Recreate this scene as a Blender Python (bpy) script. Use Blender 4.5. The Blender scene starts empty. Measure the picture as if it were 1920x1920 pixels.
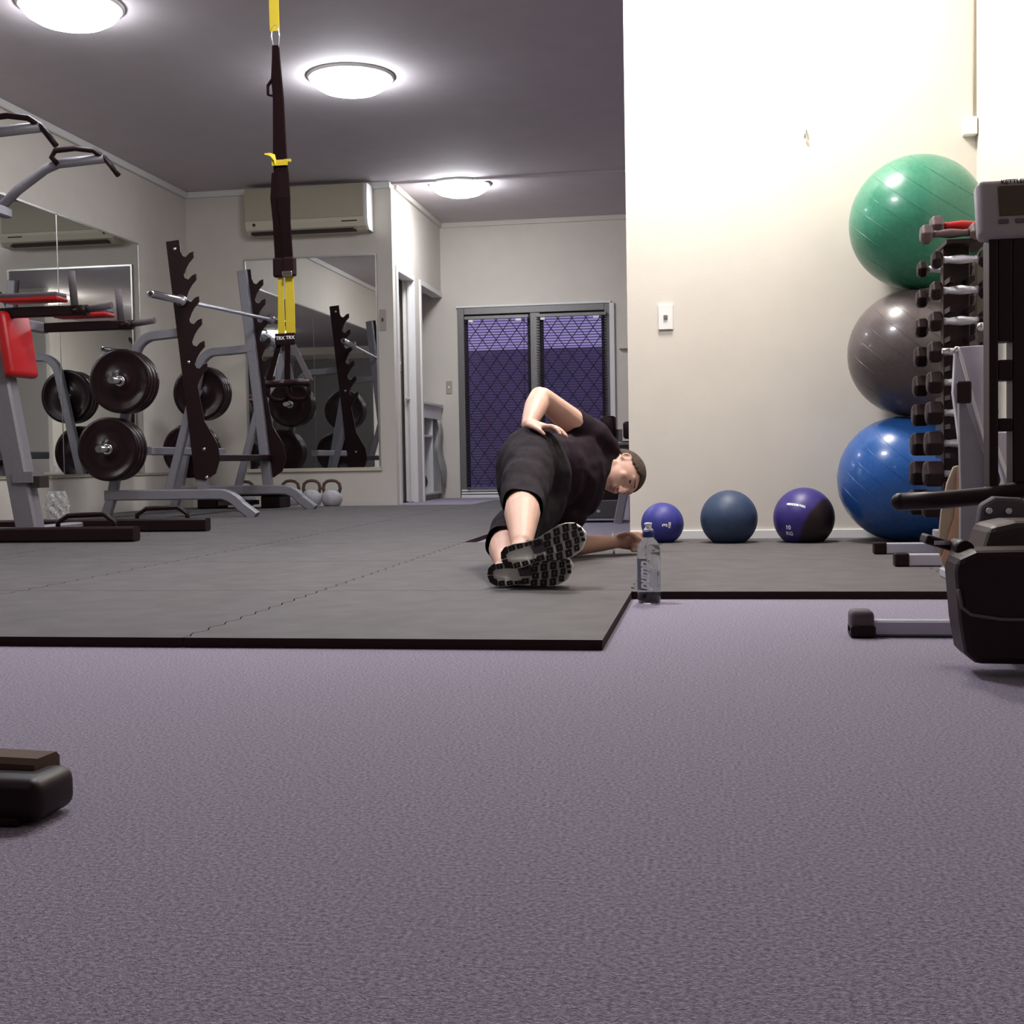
import bpy, bmesh, math, random
from mathutils import Vector, Matrix, Quaternion
random.seed(7)
PI = math.pi
sc = bpy.context.scene
COL = sc.collection
def V(*a): return Vector(a if len(a) > 1 else a[0])

# ------------------------------------------------------------------ camera
cam_d = bpy.data.cameras.new('camera'); cam = bpy.data.objects.new('camera', cam_d); COL.objects.link(cam)
cam_d.sensor_width = 36; cam_d.lens = 36 * 2336 / 1920; cam_d.clip_start = .02
# world axes written in camera coordinates (x right, y down, z forward)
RX = (0.98723235, -0.01054738, -0.15893725)
RY = (0.15835728, -0.04265089, 0.98646027)
RZ = (-0.01718339, -0.99903436, -0.04043609)
right = Vector((RX[0], RY[0], RZ[0])).normalized()
down = Vector((RX[1], RY[1], RZ[1])).normalized()
fwd = right.cross(down).normalized()
down = fwd.cross(right)
m = Matrix((right, -down, -fwd)).transposed().to_4x4(); m.translation = (0, 0, .40)
cam.matrix_world = m
sc.camera = cam

# ------------------------------------------------------------------ world, exposure
w = bpy.data.worlds.new('dusk'); sc.world = w; w.use_nodes = True
w.node_tree.nodes['Background'].inputs[0].default_value = (.20, .165, .37, 1)
w.node_tree.nodes['Background'].inputs[1].default_value = 1.45
sc.view_settings.view_transform = 'Standard'
try: sc.view_settings.look = 'None'
except Exception: pass
sc.view_settings.exposure = 0.0
sc.view_settings.gamma = 1.0
LAMPS = [((-2.43, 8.42), 62, (.93, .95, 1.0), 'white dome ceiling light above the squat rack, in the middle of the ceiling'),
         ((-2.36, 11.85), 62, (.90, .94, 1.0), 'white dome ceiling light in the hallway near the sliding door'),
         ((-3.62, 6.80), 36, (.93, .95, 1.0), 'white dome ceiling light at the top left, partly out of view'),
         ((-0.06, 5.30), 120, (1, .955, .89), 'white dome ceiling light close to the cream wall, above the exercise balls'),
         ((-1.50, -.60), 9, (1, .96, .92), 'white dome ceiling light behind the camera'),
         ((-1.20, 3.75), 100, (.96, .955, 1.0), 'white dome ceiling light above the front edge of the mats')]

# ------------------------------------------------------------------ materials
MATS = {}
def mat(name, col, rough=.6, metal=0, noise=0, nscale=30, bump=0, bscale=None, spec=.5, coat=0, emit=None, estr=0, trans=0, ior=1.45, aniso=None, col2=None):
    if name in MATS: return MATS[name]
    mt = bpy.data.materials.new(name); mt.use_nodes = True
    nt = mt.node_tree; b = nt.nodes['Principled BSDF']
    b.inputs['Base Color'].default_value = (*col, 1); b.inputs['Roughness'].default_value = rough
    b.inputs['Metallic'].default_value = metal
    b.inputs['Specular IOR Level'].default_value = spec
    b.inputs['Coat Weight'].default_value = coat
    b.inputs['Transmission Weight'].default_value = trans; b.inputs['IOR'].default_value = ior
    if emit: b.inputs['Emission Color'].default_value = (*emit, 1); b.inputs['Emission Strength'].default_value = estr
    tc = nt.nodes.new('ShaderNodeTexCoord')
    if noise or col2:
        n = nt.nodes.new('ShaderNodeTexNoise'); n.inputs['Scale'].default_value = nscale; n.inputs['Detail'].default_value = 5
        nt.links.new(tc.outputs['Object'], n.inputs['Vector'])
        mx = nt.nodes.new('ShaderNodeMix'); mx.data_type = 'RGBA'
        c2 = col2 or tuple(min(1, c * (1 + noise)) for c in col); c1 = tuple(c * (1 - noise) for c in col)
        mx.inputs[6].default_value = (*c1, 1); mx.inputs[7].default_value = (*c2, 1)
        mr = nt.nodes.new('ShaderNodeMapRange'); mr.inputs[1].default_value = .3; mr.inputs[2].default_value = .7
        nt.links.new(n.outputs['Fac'], mr.inputs[0]); nt.links.new(mr.outputs[0], mx.inputs[0])
        nt.links.new(mx.outputs[2], b.inputs['Base Color'])
    if bump:
        n2 = nt.nodes.new('ShaderNodeTexNoise'); n2.inputs['Scale'].default_value = bscale or nscale; n2.inputs['Detail'].default_value = 4
        nt.links.new(tc.outputs['Object'], n2.inputs['Vector'])
        bp = nt.nodes.new('ShaderNodeBump'); bp.inputs['Strength'].default_value = bump; bp.inputs['Distance'].default_value = .01
        nt.links.new(n2.outputs['Fac'], bp.inputs['Height']); nt.links.new(bp.outputs[0], b.inputs['Normal'])
    MATS[name] = mt; return mt

M = dict(
    wall=mat('cream_paint', (.66, .61, .54), .75, noise=.02, nscale=6, bump=.05, bscale=180),
    ceil=mat('ceiling_paint', (.58, .53, .55), .8, noise=.03, nscale=5),
    trim=mat('trim_paint', (.74, .73, .71), .45),
    carpet=mat('carpet', (.30, .27, .34), .95, noise=.42, nscale=210, bump=.6, bscale=420, spec=.1),
    matr=mat('rubber_mat', (.092, .084, .086), .72, noise=.14, nscale=9, bump=.25, bscale=300, spec=.35),
    mated=mat('rubber_edge', (.028, .014, .014), .85, spec=.2),
    mirror=mat('mirror_glass', (.80, .82, .81), .015, 1),
    mframe=mat('mirror_edge', (.5, .5, .48), .3, .8),
    steel=mat('grey_powder_steel', (.22, .21, .235), .45, .2, noise=.05, nscale=40),
    dsteel=mat('dark_steel', (.10, .095, .10), .45, .5),
    black=mat('black_rubber', (.014, .004, .006), .45, spec=.3),
    satin=mat('black_satin_metal', (.013, .0035, .005), .42, 0, spec=.3),
    chrome=mat('chrome', (.78, .78, .80), .18, 1),
    knurl=mat('knurled_chrome', (.62, .62, .68), .38, 1, bump=.5, bscale=600),
    red=mat('red_vinyl', (.50, .012, .016), .38),
    plate=mat('bumper_rubber', (.012, .003, .0045), .27, spec=.45, bump=.03, bscale=60),
    plastic=mat('white_plastic', (.80, .80, .77), .35),
    cream=mat('aged_cream_plastic', (.60, .55, .42), .45),
    creamd=mat('aged_panel_plastic', (.42, .38, .28), .5),
    slot=mat('dark_slot', (.03, .02, .015), .7),
    alu=mat('anodised_aluminium', (.20, .19, .185), .45, .5, noise=.06, nscale=30),
    grille=mat('grille_paint', (.025, .018, .03), .6),
    glass=mat('window_glass', (1, 1, 1), .0, trans=1, ior=1.45),
    slat=mat('blind_slat', (.03, .02, .035), .5),
    tan=mat('tan_plate', (.42, .36, .30), .4),
    green=mat('green_ball_vinyl', (.04, .20, .125), .30, coat=.15, noise=.12, nscale=60),
    greyb=mat('grey_ball_vinyl', (.085, .068, .070), .30, coat=.2, noise=.10, nscale=60),
    blueb=mat('blue_ball_vinyl', (.018, .085, .30), .28, coat=.25, noise=.12, nscale=60),
    seam=mat('ball_seam', (.02, .03, .06), .5),
    med3=mat('blue_ball_rubber', (.036, .036, .235), .5, noise=.12, nscale=40),
    medteal=mat('slate_ball_rubber', (.028, .050, .105), .5, noise=.14, nscale=40),
    white=mat('white_print', (.85, .85, .88), .5),
    yellow=mat('yellow_webbing', (.62, .47, .02), .6, bump=.3, bscale=300),
    web=mat('black_webbing', (.009, .0015, .0025), .8, spec=.15, bump=.4, bscale=300),
    foam=mat('grey_foam', (.10, .085, .095), .8),
    console=mat('grey_console_plastic', (.33, .29, .31), .45),
    screen=mat('lcd_screen', (.060, .042, .026), .35),
    silver=mat('silver_painted_steel', (.50, .48, .56), .35, .25),
    wood=mat('pale_wood', (.27, .20, .14), .5, noise=.15, nscale=12),
    woodo=mat('orange_wood', (.34, .18, .10), .5),
    skin=mat('skin', (.66, .40, .31), .5, noise=.06, nscale=14, bump=.03, bscale=90),
    lip=mat('lip_skin', (.46, .22, .18), .5),
    eye=mat('eye_dark', (.05, .02, .018), .3),
    hair=mat('short_brown_hair', (.085, .055, .038), .8, noise=.5, nscale=120, bump=1, bscale=260),
    shirt=mat('black_cotton', (.016, .007, .013), .85, bump=.45, bscale=9, noise=.2, nscale=60, spec=.2),
    shorts=mat('charcoal_cotton', (.017, .012, .016), .85, bump=.5, bscale=11, noise=.2, nscale=60, spec=.2),
    sole=mat('shoe_midsole', (.88, .87, .80), .6),
    soledk=mat('shoe_sole_grey', (.34, .31, .33), .6),
    lug=mat('black_outsole', (.016, .008, .010), .55),
    upper=mat('shoe_mesh', (.10, .09, .085), .8),
    pet=mat('clear_bottle', (.83, .85, .92), .02, trans=1, ior=1.045, coat=1),
    water=mat('water', (.84, .87, .95), .0, trans=1, ior=1.06),
    capblue=mat('blue_cap', (.02, .02, .16), .4),
    label=mat('label_print', (.93, .94, .98), .5),
    labeldk=mat('label_film', (.15, .155, .215), .4),
    box=mat('white_melamine', (.64, .63, .62), .5),
    towel=mat('grey_towel', (.42, .41, .38), .95, bump=.8, bscale=90),
    kb=mat('kettlebell_grey', (.42, .40, .42), .6, noise=.15, nscale=25),
    brown=mat('brown_foam', (.10, .055, .04), .8),
    plasticbag=mat('clear_bag', (.9, .9, .9), .12, trans=.75, ior=1.2),
    outwall=mat('outdoor_render', (.30, .28, .36), .9, noise=.1, nscale=3),
    outgnd=mat('outdoor_paving', (.22, .20, .24), .9),
    dome=mat('lamp_diffuser', (.9, .9, .88), .4, emit=(1, .975, .93), estr=10),
)

# ------------------------------------------------------------------ mesh builder
def frame_of(d):
    d = Vector(d).normalized()
    a = Vector((0, 0, 1)) if abs(d.z) < .9 else Vector((0, 1, 0))
    x = a.cross(d).normalized(); y = d.cross(x).normalized()
    return x, y, d

class B:
    def __init__(s): s.bm = bmesh.new()
    def box(s, c, size, rot=None, bev=0, seg=2):
        c = Vector(c)
        r = bmesh.ops.create_cube(s.bm, size=1.0); vs = r['verts']
        for v in vs: v.co = Vector((v.co.x * size[0], v.co.y * size[1], v.co.z * size[2]))
        if bev:
            es = list({e for v in vs for e in v.link_edges})
            rr = bmesh.ops.bevel(s.bm, geom=es, offset=bev, segments=seg, affect='EDGES', profile=.5)
            vs = list({v for f in rr['faces'] for v in f.verts} | {v for v in vs if v.is_valid})
        Rm = rot.to_matrix() if isinstance(rot, Quaternion) else rot
        for v in vs:
            if Rm is not None: v.co = Rm @ v.co
            v.co += c
        return s
    def bx(s, x0, x1, y0, y1, z0, z1, bev=0):
        return s.box(((x0 + x1) / 2, (y0 + y1) / 2, (z0 + z1) / 2), (abs(x1 - x0), abs(y1 - y0), abs(z1 - z0)), bev=bev)
    def rings(s, rings, closed=False, caps=True, smooth=True):
        R = [[s.bm.verts.new(p) for p in r] for r in rings]
        n = len(R[0]); k = len(R)
        for i in range(k if closed else k - 1):
            a, b = R[i], R[(i + 1) % k]
            for j in range(n):
                try:
                    f = s.bm.faces.new((a[j], a[(j + 1) % n], b[(j + 1) % n], b[j])); f.smooth = smooth
                except ValueError: pass
        if caps and not closed:
            for r, fl in ((R[0], 1), (R[-1], 0)):
                try: s.bm.faces.new(r[::-1] if fl else r)
                except ValueError: pass
        return s
    def cyl(s, p0, p1, r0, r1=None, seg=20, smooth=True):
        r1 = r0 if r1 is None else r1
        p0, p1 = Vector(p0), Vector(p1); x, y, d = frame_of(p1 - p0)
        ring = lambda p, r: [p + x * (r * math.cos(t * 2 * PI / seg)) + y * (r * math.sin(t * 2 * PI / seg)) for t in range(seg)]
        return s.rings([ring(p0, r0), ring(p1, r1)], smooth=smooth)
    def lathe(s, prof, p0, axis, seg=32, smooth=True):      # prof: (distance along axis, radius)
        p0 = Vector(p0); x, y, d = frame_of(axis)
        rs = [[p0 + d * h + x * (max(r, 1e-4) * math.cos(t * 2 * PI / seg)) + y * (max(r, 1e-4) * math.sin(t * 2 * PI / seg)) for t in range(seg)] for h, r in prof]
        return s.rings(rs, smooth=smooth)
    def sweep(s, pts, prof, up=(0, 1, 0), closed=False, smooth=True):    # prof: list of (a,b) in (side, up) axes
        pts = [Vector(p) for p in pts]; up = Vector(up); rs = []; n = len(pts)
        for i, p in enumerate(pts):
            if closed: d = pts[(i + 1) % n] - pts[i - 1]
            else: d = pts[min(i + 1, n - 1)] - pts[max(i - 1, 0)]
            d.normalize()
            u = (up - d * up.dot(d))
            if u.length < 1e-3: u = Vector((1, 0, 0)) - d * d.x
            u.normalize(); sd = d.cross(u)
            rs.append([p + sd * a + u * b for a, b in prof])
        return s.rings(rs, closed=closed, smooth=smooth)
    def tube(s, pts, r, seg=12, closed=False, up=(0, 0, 1)):
        d0 = Vector(pts[1]) - Vector(pts[0])
        if abs(d0.normalized().dot(Vector(up))) > .9: up = (0, 1, 0) if abs(d0.normalized().y) < .9 else (1, 0, 0)
        return s.sweep(pts, [(r * math.cos(t * 2 * PI / seg), r * math.sin(t * 2 * PI / seg)) for t in range(seg)], up, closed)
    def rect(s, pts, wd, ht, up=(0, 1, 0)):
        a, b = wd / 2, ht / 2; c = min(a, b) * .25
        return s.sweep(pts, [(-a, -b + c), (-a + c, -b), (a - c, -b), (a, -b + c), (a, b - c), (a - c, b), (-a + c, b), (-a, b - c)], up, smooth=False)
    def ball(s, c, r, seg=24, rot=None):
        r = (r, r, r) if not hasattr(r, '__len__') else r
        q = bmesh.ops.create_uvsphere(s.bm, u_segments=seg, v_segments=max(8, seg // 2), radius=1)
        for v in q['verts']:
            p = Vector((v.co.x * r[0], v.co.y * r[1], v.co.z * r[2]))
            if rot is not None: p = rot @ p
            v.co = p + Vector(c)
            for f in v.link_faces: f.smooth = True
        return s
    def cap(s, p0, p1, r0, r1, seg=16):                     # tapered capsule
        s.cyl(p0, p1, r0, r1, seg); s.ball(p0, r0, seg); s.ball(p1, r1, seg); return s
    def chain(s, pts, seg=16):
        for (a, ra), (b, rb) in zip(pts, pts[1:]): s.cap(a, b, ra, rb, seg)
        return s
    def prism(s, poly, o, ax, ay, an, h):                    # polygon in plane (ax, ay) at o, thickness h along an
        o, ax, ay, an = map(Vector, (o, ax, ay, an))
        lo = [o + ax * x + ay * y for x, y in poly]; hi = [p + an * h for p in lo]
        return s.rings([lo, hi], smooth=False)
    def mesh(s, name, origin=(0, 0, 0)):
        o = Vector(origin)
        for v in s.bm.verts: v.co -= o
        bmesh.ops.recalc_face_normals(s.bm, faces=s.bm.faces[:])
        me = bpy.data.meshes.new(name); s.bm.to_mesh(me); s.bm.free(); return me

def root_loc(o):
    while o.parent: o = o.parent
    return o.location.copy()
def add(name, b, m_, parent=None, origin=None, bev=0, label=None, smooth=False):
    """one mesh object; world coordinates are moved into the parent's frame"""
    if parent is not None: org = root_loc(parent)
    else: org = Vector(origin or (0, 0, 0))
    me = b.mesh(name, org); me.materials.append(M[m_] if isinstance(m_, str) else m_)
    o = bpy.data.objects.new(name, me); COL.objects.link(o)
    if parent is not None: o.parent = parent
    else: o.location = org
    if bev:
        md = o.modifiers.new('edge', 'BEVEL'); md.width = bev; md.segments = 2; md.limit_method = 'ANGLE'; md.angle_limit = .7
    if label: o['label'] = label
    if smooth:
        for p in me.polygons: p.use_smooth = True
    return o
def thing(name, label, cat, loc=(0, 0, 0), group=None):
    o = bpy.data.objects.new(name, None); COL.objects.link(o); o.location = loc; o.empty_display_size = .1
    o['label'] = label; o['category'] = cat
    if group: o['group'] = group
    return o
def tag(o, label, cat, group=None, kind=None):
    o['label'] = label; o['category'] = cat
    if group: o['group'] = group
    if kind: o['kind'] = kind
    return o
def struct(name, b, m_, bev=0, parent=None):
    o = add(name, b, m_, parent, bev=bev)
    if parent is None: o['kind'] = 'structure'
    return o
def dup(root, loc, rotz=None, label=None, group=None):
    r = root.copy(); COL.objects.link(r); r.location = loc
    if rotz is not None: r.rotation_euler = (0, 0, rotz)
    if label: r['label'] = label
    if group: r['group'] = group
    for ch in list(root.children):
        c = ch.copy(); COL.objects.link(c); c.parent = r
        for g in ch.children:
            d = g.copy(); COL.objects.link(d); d.parent = c
    return r
def text_bm(txt, size, shear=0, ext=.0005, bold=0):
    """text as a B in the XY plane, centred"""
    cu = bpy.data.curves.new('t', 'FONT'); cu.body = txt; cu.size = size; cu.align_x = 'CENTER'; cu.align_y = 'CENTER'
    cu.extrude = ext; cu.shear = shear; cu.offset = bold
    o = bpy.data.objects.new('t', cu); COL.objects.link(o)
    dg = bpy.context.evaluated_depsgraph_get(); me = bpy.data.meshes.new_from_object(o.evaluated_get(dg))
    b = B(); b.bm.from_mesh(me)
    h = -size
    while h < size:                     # slices, so that the letters can bend round a bottle or a ball
        bmesh.ops.bisect_plane(b.bm, geom=b.bm.verts[:] + b.bm.edges[:] + b.bm.faces[:], plane_co=(0, h, 0), plane_no=(0, 1, 0)); h += size / 12
    bpy.data.objects.remove(o); bpy.data.curves.remove(cu); bpy.data.meshes.remove(me)
    return b
def place(b, o, ax, ay, an):
    o, ax, ay, an = map(Vector, (o, ax, ay, an))
    for v in b.bm.verts: v.co = o + ax * v.co.x + ay * v.co.y + an * v.co.z
    return b
def arc(c, r, a0, a1, n, ax=(1, 0, 0), ay=(0, 0, 1)):
    c, ax, ay = Vector(c), Vector(ax), Vector(ay)
    return [c + ax * (r * math.cos(a0 + (a1 - a0) * i / n)) + ay * (r * math.sin(a0 + (a1 - a0) * i / n)) for i in range(n + 1)]

# ------------------------------------------------------------------ room shell
XL, XR, CZ = -5.04, 1.19, 3.07
YB, YH, YW = 11.6, 13.75, 5.93
XHL, XHR, YF = -2.98, 2.6, -4.2
struct('floor', B().bx(XL - .15, XHR + .15, YF - .15, YH + .15, -.1, 0), 'carpet')
struct('ceiling', B().bx(XL - .15, XHR + .15, YF - .15, YH + .15, CZ, CZ + .1), 'ceil')
struct('wall_left', B().bx(XL - .15, XL, YF - .15, YB + .15, 0, CZ), 'wall')
struct('wall_back', B().bx(XL, XHL, YB, YB + .12, 0, CZ), 'wall')
b = B(); b.bx(-3.7, -2.795, YH, YH + .15, 0, CZ); b.bx(-1.095, XHR + .15, YH, YH + .15, 0, CZ); b.bx(-2.795, -1.095, YH, YH + .15, 2.12, CZ)
struct('wall_hallway_end', b, 'wall')
b = B(); b.bx(-3.08, XHL, YB + .12, YH, 2.27, CZ); b.bx(-3.08, XHL, 12.45, 12.69, 0, 2.27)
struct('wall_hallway_left', b, 'wall')
struct('wall_closet', B().bx(-3.8, -3.7, YB + .12, YH + .15, 0, 2.4).bx(-3.7, -3.08, YB + .12, YH, 2.30, 2.4), 'wall')
struct('wall_hallway_right', B().bx(XHR, XHR + .15, YW + .12, YH, 0, CZ), 'wall')
struct('wall_center', B().bx(-.388, XR + .15, YW, YW + .12, 0, CZ), 'wall')
struct('wall_right', B().bx(XR, XR + .15, YF, YW, 0, CZ), 'wall')
b = B(); b.bx(XL, XR, YF - .15, YF, 2.9, CZ); b.bx(XL, XL + .5, YF - .15, YF, 0, 2.9); b.bx(XR - .5, XR, YF - .15, YF, 0, 2.9); b.bx(XL + .5, XR - .5, YF - .15, YF, 0, .1)
struct('wall_front', b, 'wall')
o = struct('window_1', B().bx(XL + .5, XR - .5, YF - .12, YF - .11, .1, 2.9), 'dsteel')
b = B()
for i in range(5):
    x = XL + .5 + i * (XR - XL - 1) / 4; b.bx(x - .03, x + .03, YF - .14, YF - .08, .1, 2.9)
b.bx(XL + .5, XR - .5, YF - .14, YF - .06, 2.8, 2.9); b.bx(XL + .5, XR - .5, YF - .14, YF - .06, .1, .18)
add('window_frame', b, 'alu', o)
# trims
b = B(); b.bx(XL, XL + .035, YF, YB, CZ - .06, CZ); struct('trim_1', b, 'trim', .008)
b = B(); b.bx(XL + .035, XHL, YB - .035, YB, CZ - .06, CZ); struct('trim_2', b, 'trim', .008)
b = B(); b.bx(XHL, XHR, YB + .02, YB + .08, CZ - .02, CZ); struct('trim_3', b, 'ceil')
b = B(); b.bx(XHL, XHL + .03, YB + .12, YH, CZ - .05, CZ).bx(XHL + .03, XHR, YH - .03, YH, CZ - .05, CZ); struct('trim_4', b, 'wall')
struct('baseboard_center', B().bx(-.388, XR, YW - .012, YW, 0, .062), 'trim', .003)
struct('baseboard_back', B().bx(XL, XHL, YB - .01, YB, 0, .05), 'wall')
struct('trim_5', B().bx(XL, XL + .012, 5.0, YB, .335, .355), 'creamd')
# hallway door casings and the recessed door
b = B(); b.bx(XHL - .10, XHL + .015, YB + .10, YB + .17, 0, 2.30).bx(XHL - .10, XHL + .015, 12.41, 12.45, 0, 2.30).bx(XHL - .10, XHL + .015, YB + .17, 12.41, 2.25, 2.30)
struct('trim_6', b, 'trim', .004)
b = B(); b.bx(XHL - .10, XHL + .015, 12.69, 12.74, 0, 2.30).bx(XHL - .10, XHL + .015, 12.74, YH, 2.25, 2.30)
struct('trim_7', b, 'trim', .004)
d2 = struct('door_2', B().bx(-3.17, -3.125, YB + .12, 12.56, .01, 2.27), 'wall')
add('door_edge', B().bx(-3.085, -3.06, 12.385, 12.41, .01, 2.25), 'trim', d2, bev=.003)
add('door_edge', B().bx(-3.035, -3.01, 12.39, 12.41, .01, 2.25), 'trim', d2, bev=.003)
add('door_knob', B().lathe([(0, .010), (.015, .010), (.02, .02), (.035, .022), (.04, .010)], (-3.045, 12.40, 1.05), (0, -1, 0), 16), 'tan', d2)
# outside
struct('ground_outside', B().bx(-8, 5, YH + .15, 22, -.12, -.02), 'outgnd')
struct('wall_outside', B().bx(-8, 5, 18.2, 18.4, -.02, 2.05), 'outwall')

# sliding door at the end of the hallway
dx0, dx1, dz1 = -2.795, -1.095, 2.12
door = struct('door_1', B().bx(dx0, dx0 + .075, YH - .02, YH + .10, .0, dz1).bx(dx1 - .055, dx1, YH - .02, YH + .10, 0, dz1)
              .bx(dx0 + .075, dx1 - .055, YH - .02, YH + .10, dz1 - .075, dz1).bx(dx0 + .075, dx1 - .055, YH - .02, YH + .10, 0, .03)
              .bx(-1.975, -1.865, YH - .01, YH + .09, .03, dz1 - .075), 'alu', .004)
for (x0, x1) in ((dx0 + .075, -1.975), (-1.865, dx1 - .055)):
    sash = add('sash', B().bx(x0, x0 + .035, YH + .02, YH + .05, .03, dz1 - .075).bx(x1 - .035, x1, YH + .02, YH + .05, .03, dz1 - .075)
               .bx(x0 + .035, x1 - .035, YH + .02, YH + .05, dz1 - .11, dz1 - .075).bx(x0 + .035, x1 - .035, YH + .02, YH + .05, .03, .07), 'grille', door)
    add('pane', B().bx(x0 + .035, x1 - .035, YH + .032, YH + .038, .07, dz1 - .11), 'glass', door)
    # diamond security grille
    g = B(); px, pz = .156, .212; zx0, zx1, zz0, zz1 = x0 + .035, x1 - .035, .07, dz1 - .11
    sl = pz / px
    k = -20
    for sgn in (1, -1):
        for k in range(-20, 30):
            # line z = sgn*sl*(x - xa) + zz0
            xa = zx0 + k * px
            pts = []
            for x in (zx0, zx1):
                z = zz0 + sgn * sl * (x - xa)
                if zz0 <= z <= zz1: pts.append((x, z))
            for z in (zz0, zz1):
                x = xa + sgn * (z - zz0) / sl
                if zx0 < x < zx1: pts.append((x, z))
            if len(pts) >= 2:
                (xa_, za_), (xb_, zb_) = pts[0], pts[1]
                if abs(xa_ - xb_) > .01: g.cyl((xa_, YH + .075, za_), (xb_, YH + .075, zb_), .0046, seg=6)
    add('security_grille', g, 'grille', door)
add('door_handle', B().bx(-1.855, -1.83, YH - .03, YH + .02, .95, 1.15), 'slot', door, bev=.005)
add('sill', B().bx(dx0 + .02, dx1 - .02, YH - .06, YH - .02, 0, .035).bx(dx0 + .02, dx1 - .02, YH - .045, YH - .02, .045, .065).bx(dx0 + .02, dx1 - .02, YH - .04, YH - .02, .075, .095), 'plastic', door, bev=.003)
struct('trim_8', B().bx(dx0 - .01, dx1 + .02, YH - .03, YH - .002, dz1, dz1 + .025).bx(dx1 + .0, dx1 + .055, YH - .03, YH - .002, 0, dz1), 'trim', .004)
for nm, x0, x1, lb in (('venetian_blind', -2.705, -1.985, 'dark venetian blind with open slats over the left door pane'),
                       ('venetian_blind', -1.90, -1.125, 'dark venetian blind with open slats over the right door pane')):
    t = thing(nm, lb, 'blind', ((x0 + x1) / 2, YH - .05, 2.01), 'venetian blinds on the sliding door')
    add('headrail', B().bx(x0, x1, YH - .075, YH - .035, 1.985, 2.02), 'alu', t, bev=.003)
    s_ = B(); z = 1.96
    while z > .13:
        step = .030
        s_.box(((x0 + x1) / 2, YH - .055, z), (x1 - x0, .018, .0016), Matrix.Rotation(math.radians(30), 3, 'X')); z -= step
    add('slats', s_, 'slat', t)
    add('bottom_rail', B().bx(x0, x1, YH - .065, YH - .045, .105, .12), 'alu', t)
    add('bracket', B().bx(x0 + .05, x0 + .10, YH - .08, YH - .05, 1.955, 1.98), 'plastic', t); add('bracket', B().bx(x1 - .14, x1 - .08, YH - .08, YH - .05, 1.955, 1.98), 'plastic', t)
    add('cord', B().cyl((x1 - .05, YH - .08, 1.95), (x1 - .05, YH - .08, 1.1), .003, seg=6).lathe([(0, .004), (.03, .009), (.05, .004)], (x1 - .05, YH - .08, 1.08), (0, 0, 1), 8), 'slat', t)

# ceiling lamps
for (x, y), e, ec, lb in LAMPS:
    t = thing('ceiling_light', lb, 'ceiling light', (x, y, CZ), 'dome ceiling lights')
    dm = mat('lamp_diffuser_%d' % e, (.9, .9, .88), .4, emit=ec, estr=e)
    add('diffuser', B().lathe([(0, .275), (.02, .275), (.05, .25), (.08, .20), (.10, .13), (.112, .06), (.115, .001)], (x, y, CZ - .012), (0, 0, -1), 40), dm, t)
    add('base_ring', B().lathe([(0, .30), (.012, .30), (.022, .28), (.022, .20)], (x, y, CZ), (0, 0, -1), 40), 'plastic', t)

# ------------------------------------------------------------------ mirrors
for i, (y0, y1, lb) in enumerate(((9.13, 10.53, 'wall mirror panel on the left wall, farthest from the camera beside the corner'),
                                  (7.72, 9.125, 'middle wall mirror panel on the left wall behind the weight plates'),
                                  (6.31, 7.715, 'wall mirror panel on the left wall behind the pull-up tower'),
                                  (4.90, 6.305, 'nearest wall mirror panel on the left wall, out at the left edge'))):
    t = thing('wall_mirror', lb, 'mirror', (XL, (y0 + y1) / 2, .36), 'mirror panels along the left wall')
    add('glass', B().bx(XL + .003, XL + .009, y0 + .003, y1 - .003, .36, 2.385), 'mirror', t)
    add('edge_trim', B().bx(XL + .001, XL + .012, y0, y1, 2.385, 2.40).bx(XL + .001, XL + .012, y0, y1, .345, .36).bx(XL + .001, XL + .012, y1 - .003, y1, .36, 2.385), 'mframe', t)
t = thing('wall_mirror', 'square wall mirror on the far wall below the air conditioner', 'mirror', (-3.8, YB, .36))
add('glass', B().bx(-4.44, -3.145, YB - .012, YB - .004, .37, 2.385), 'mirror', t)
add('edge_trim', B().bx(-4.455, -3.13, YB - .02, YB - .001, 2.385, 2.40).bx(-4.455, -4.44, YB - .02, YB - .001, .37, 2.385).bx(-3.145, -3.13, YB - .02, YB - .001, .37, 2.385), 'mframe', t)
add('ledge', B().bx(-4.47, -3.12, YB - .03, YB - .001, .335, .37), 'cream', t, bev=.004)

# air conditioner
t = thing('air_conditioner', 'cream split air conditioner mounted high on the far wall', 'air conditioner', (-3.77, YB, 2.6))
prof = [(0, 0), (.14, 0), (.19, .035), (.205, .09), (.205, .40), (.19, .43), (0, .43)]
def slab(x0, x1, pf): return B().prism([(-a, bb) for a, bb in pf], (x0, YB - .002, 2.60), (0, 1, 0), (0, 0, 1), (1, 0, 0), x1 - x0)
add('body', slab(-4.36, -3.16, prof), 'cream', t, bev=.006)
add('front_panel', B().bx(-4.35, -3.20, YB - .215, YB - .205, 2.72, 3.02), 'creamd', t, bev=.004)
add('louvre', B().bx(-4.30, -3.28, YB - .205, YB - .13, 2.592, 2.604).box((-3.8, YB - .19, 2.612), (1.0, .02, .012)), 'slot', t)
add('end_cap', B().prism([(-a, bb) for a, bb in prof], (-3.185, YB - .004, 2.60), (0, 1.03, 0), (0, 0, 1), (1, 0, 0), .03), 'plastic', t, bev=.006)
add('badge', B().lathe([(0, .016), (.004, .014)], (-4.27, YB - .2045, 2.685), (0, -1, 0), 16), 'slot', t)
add('indicator_window', B().bx(-3.41, -3.26, YB - .208, YB - .203, 2.677, 2.688), 'slot', t)

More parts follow.
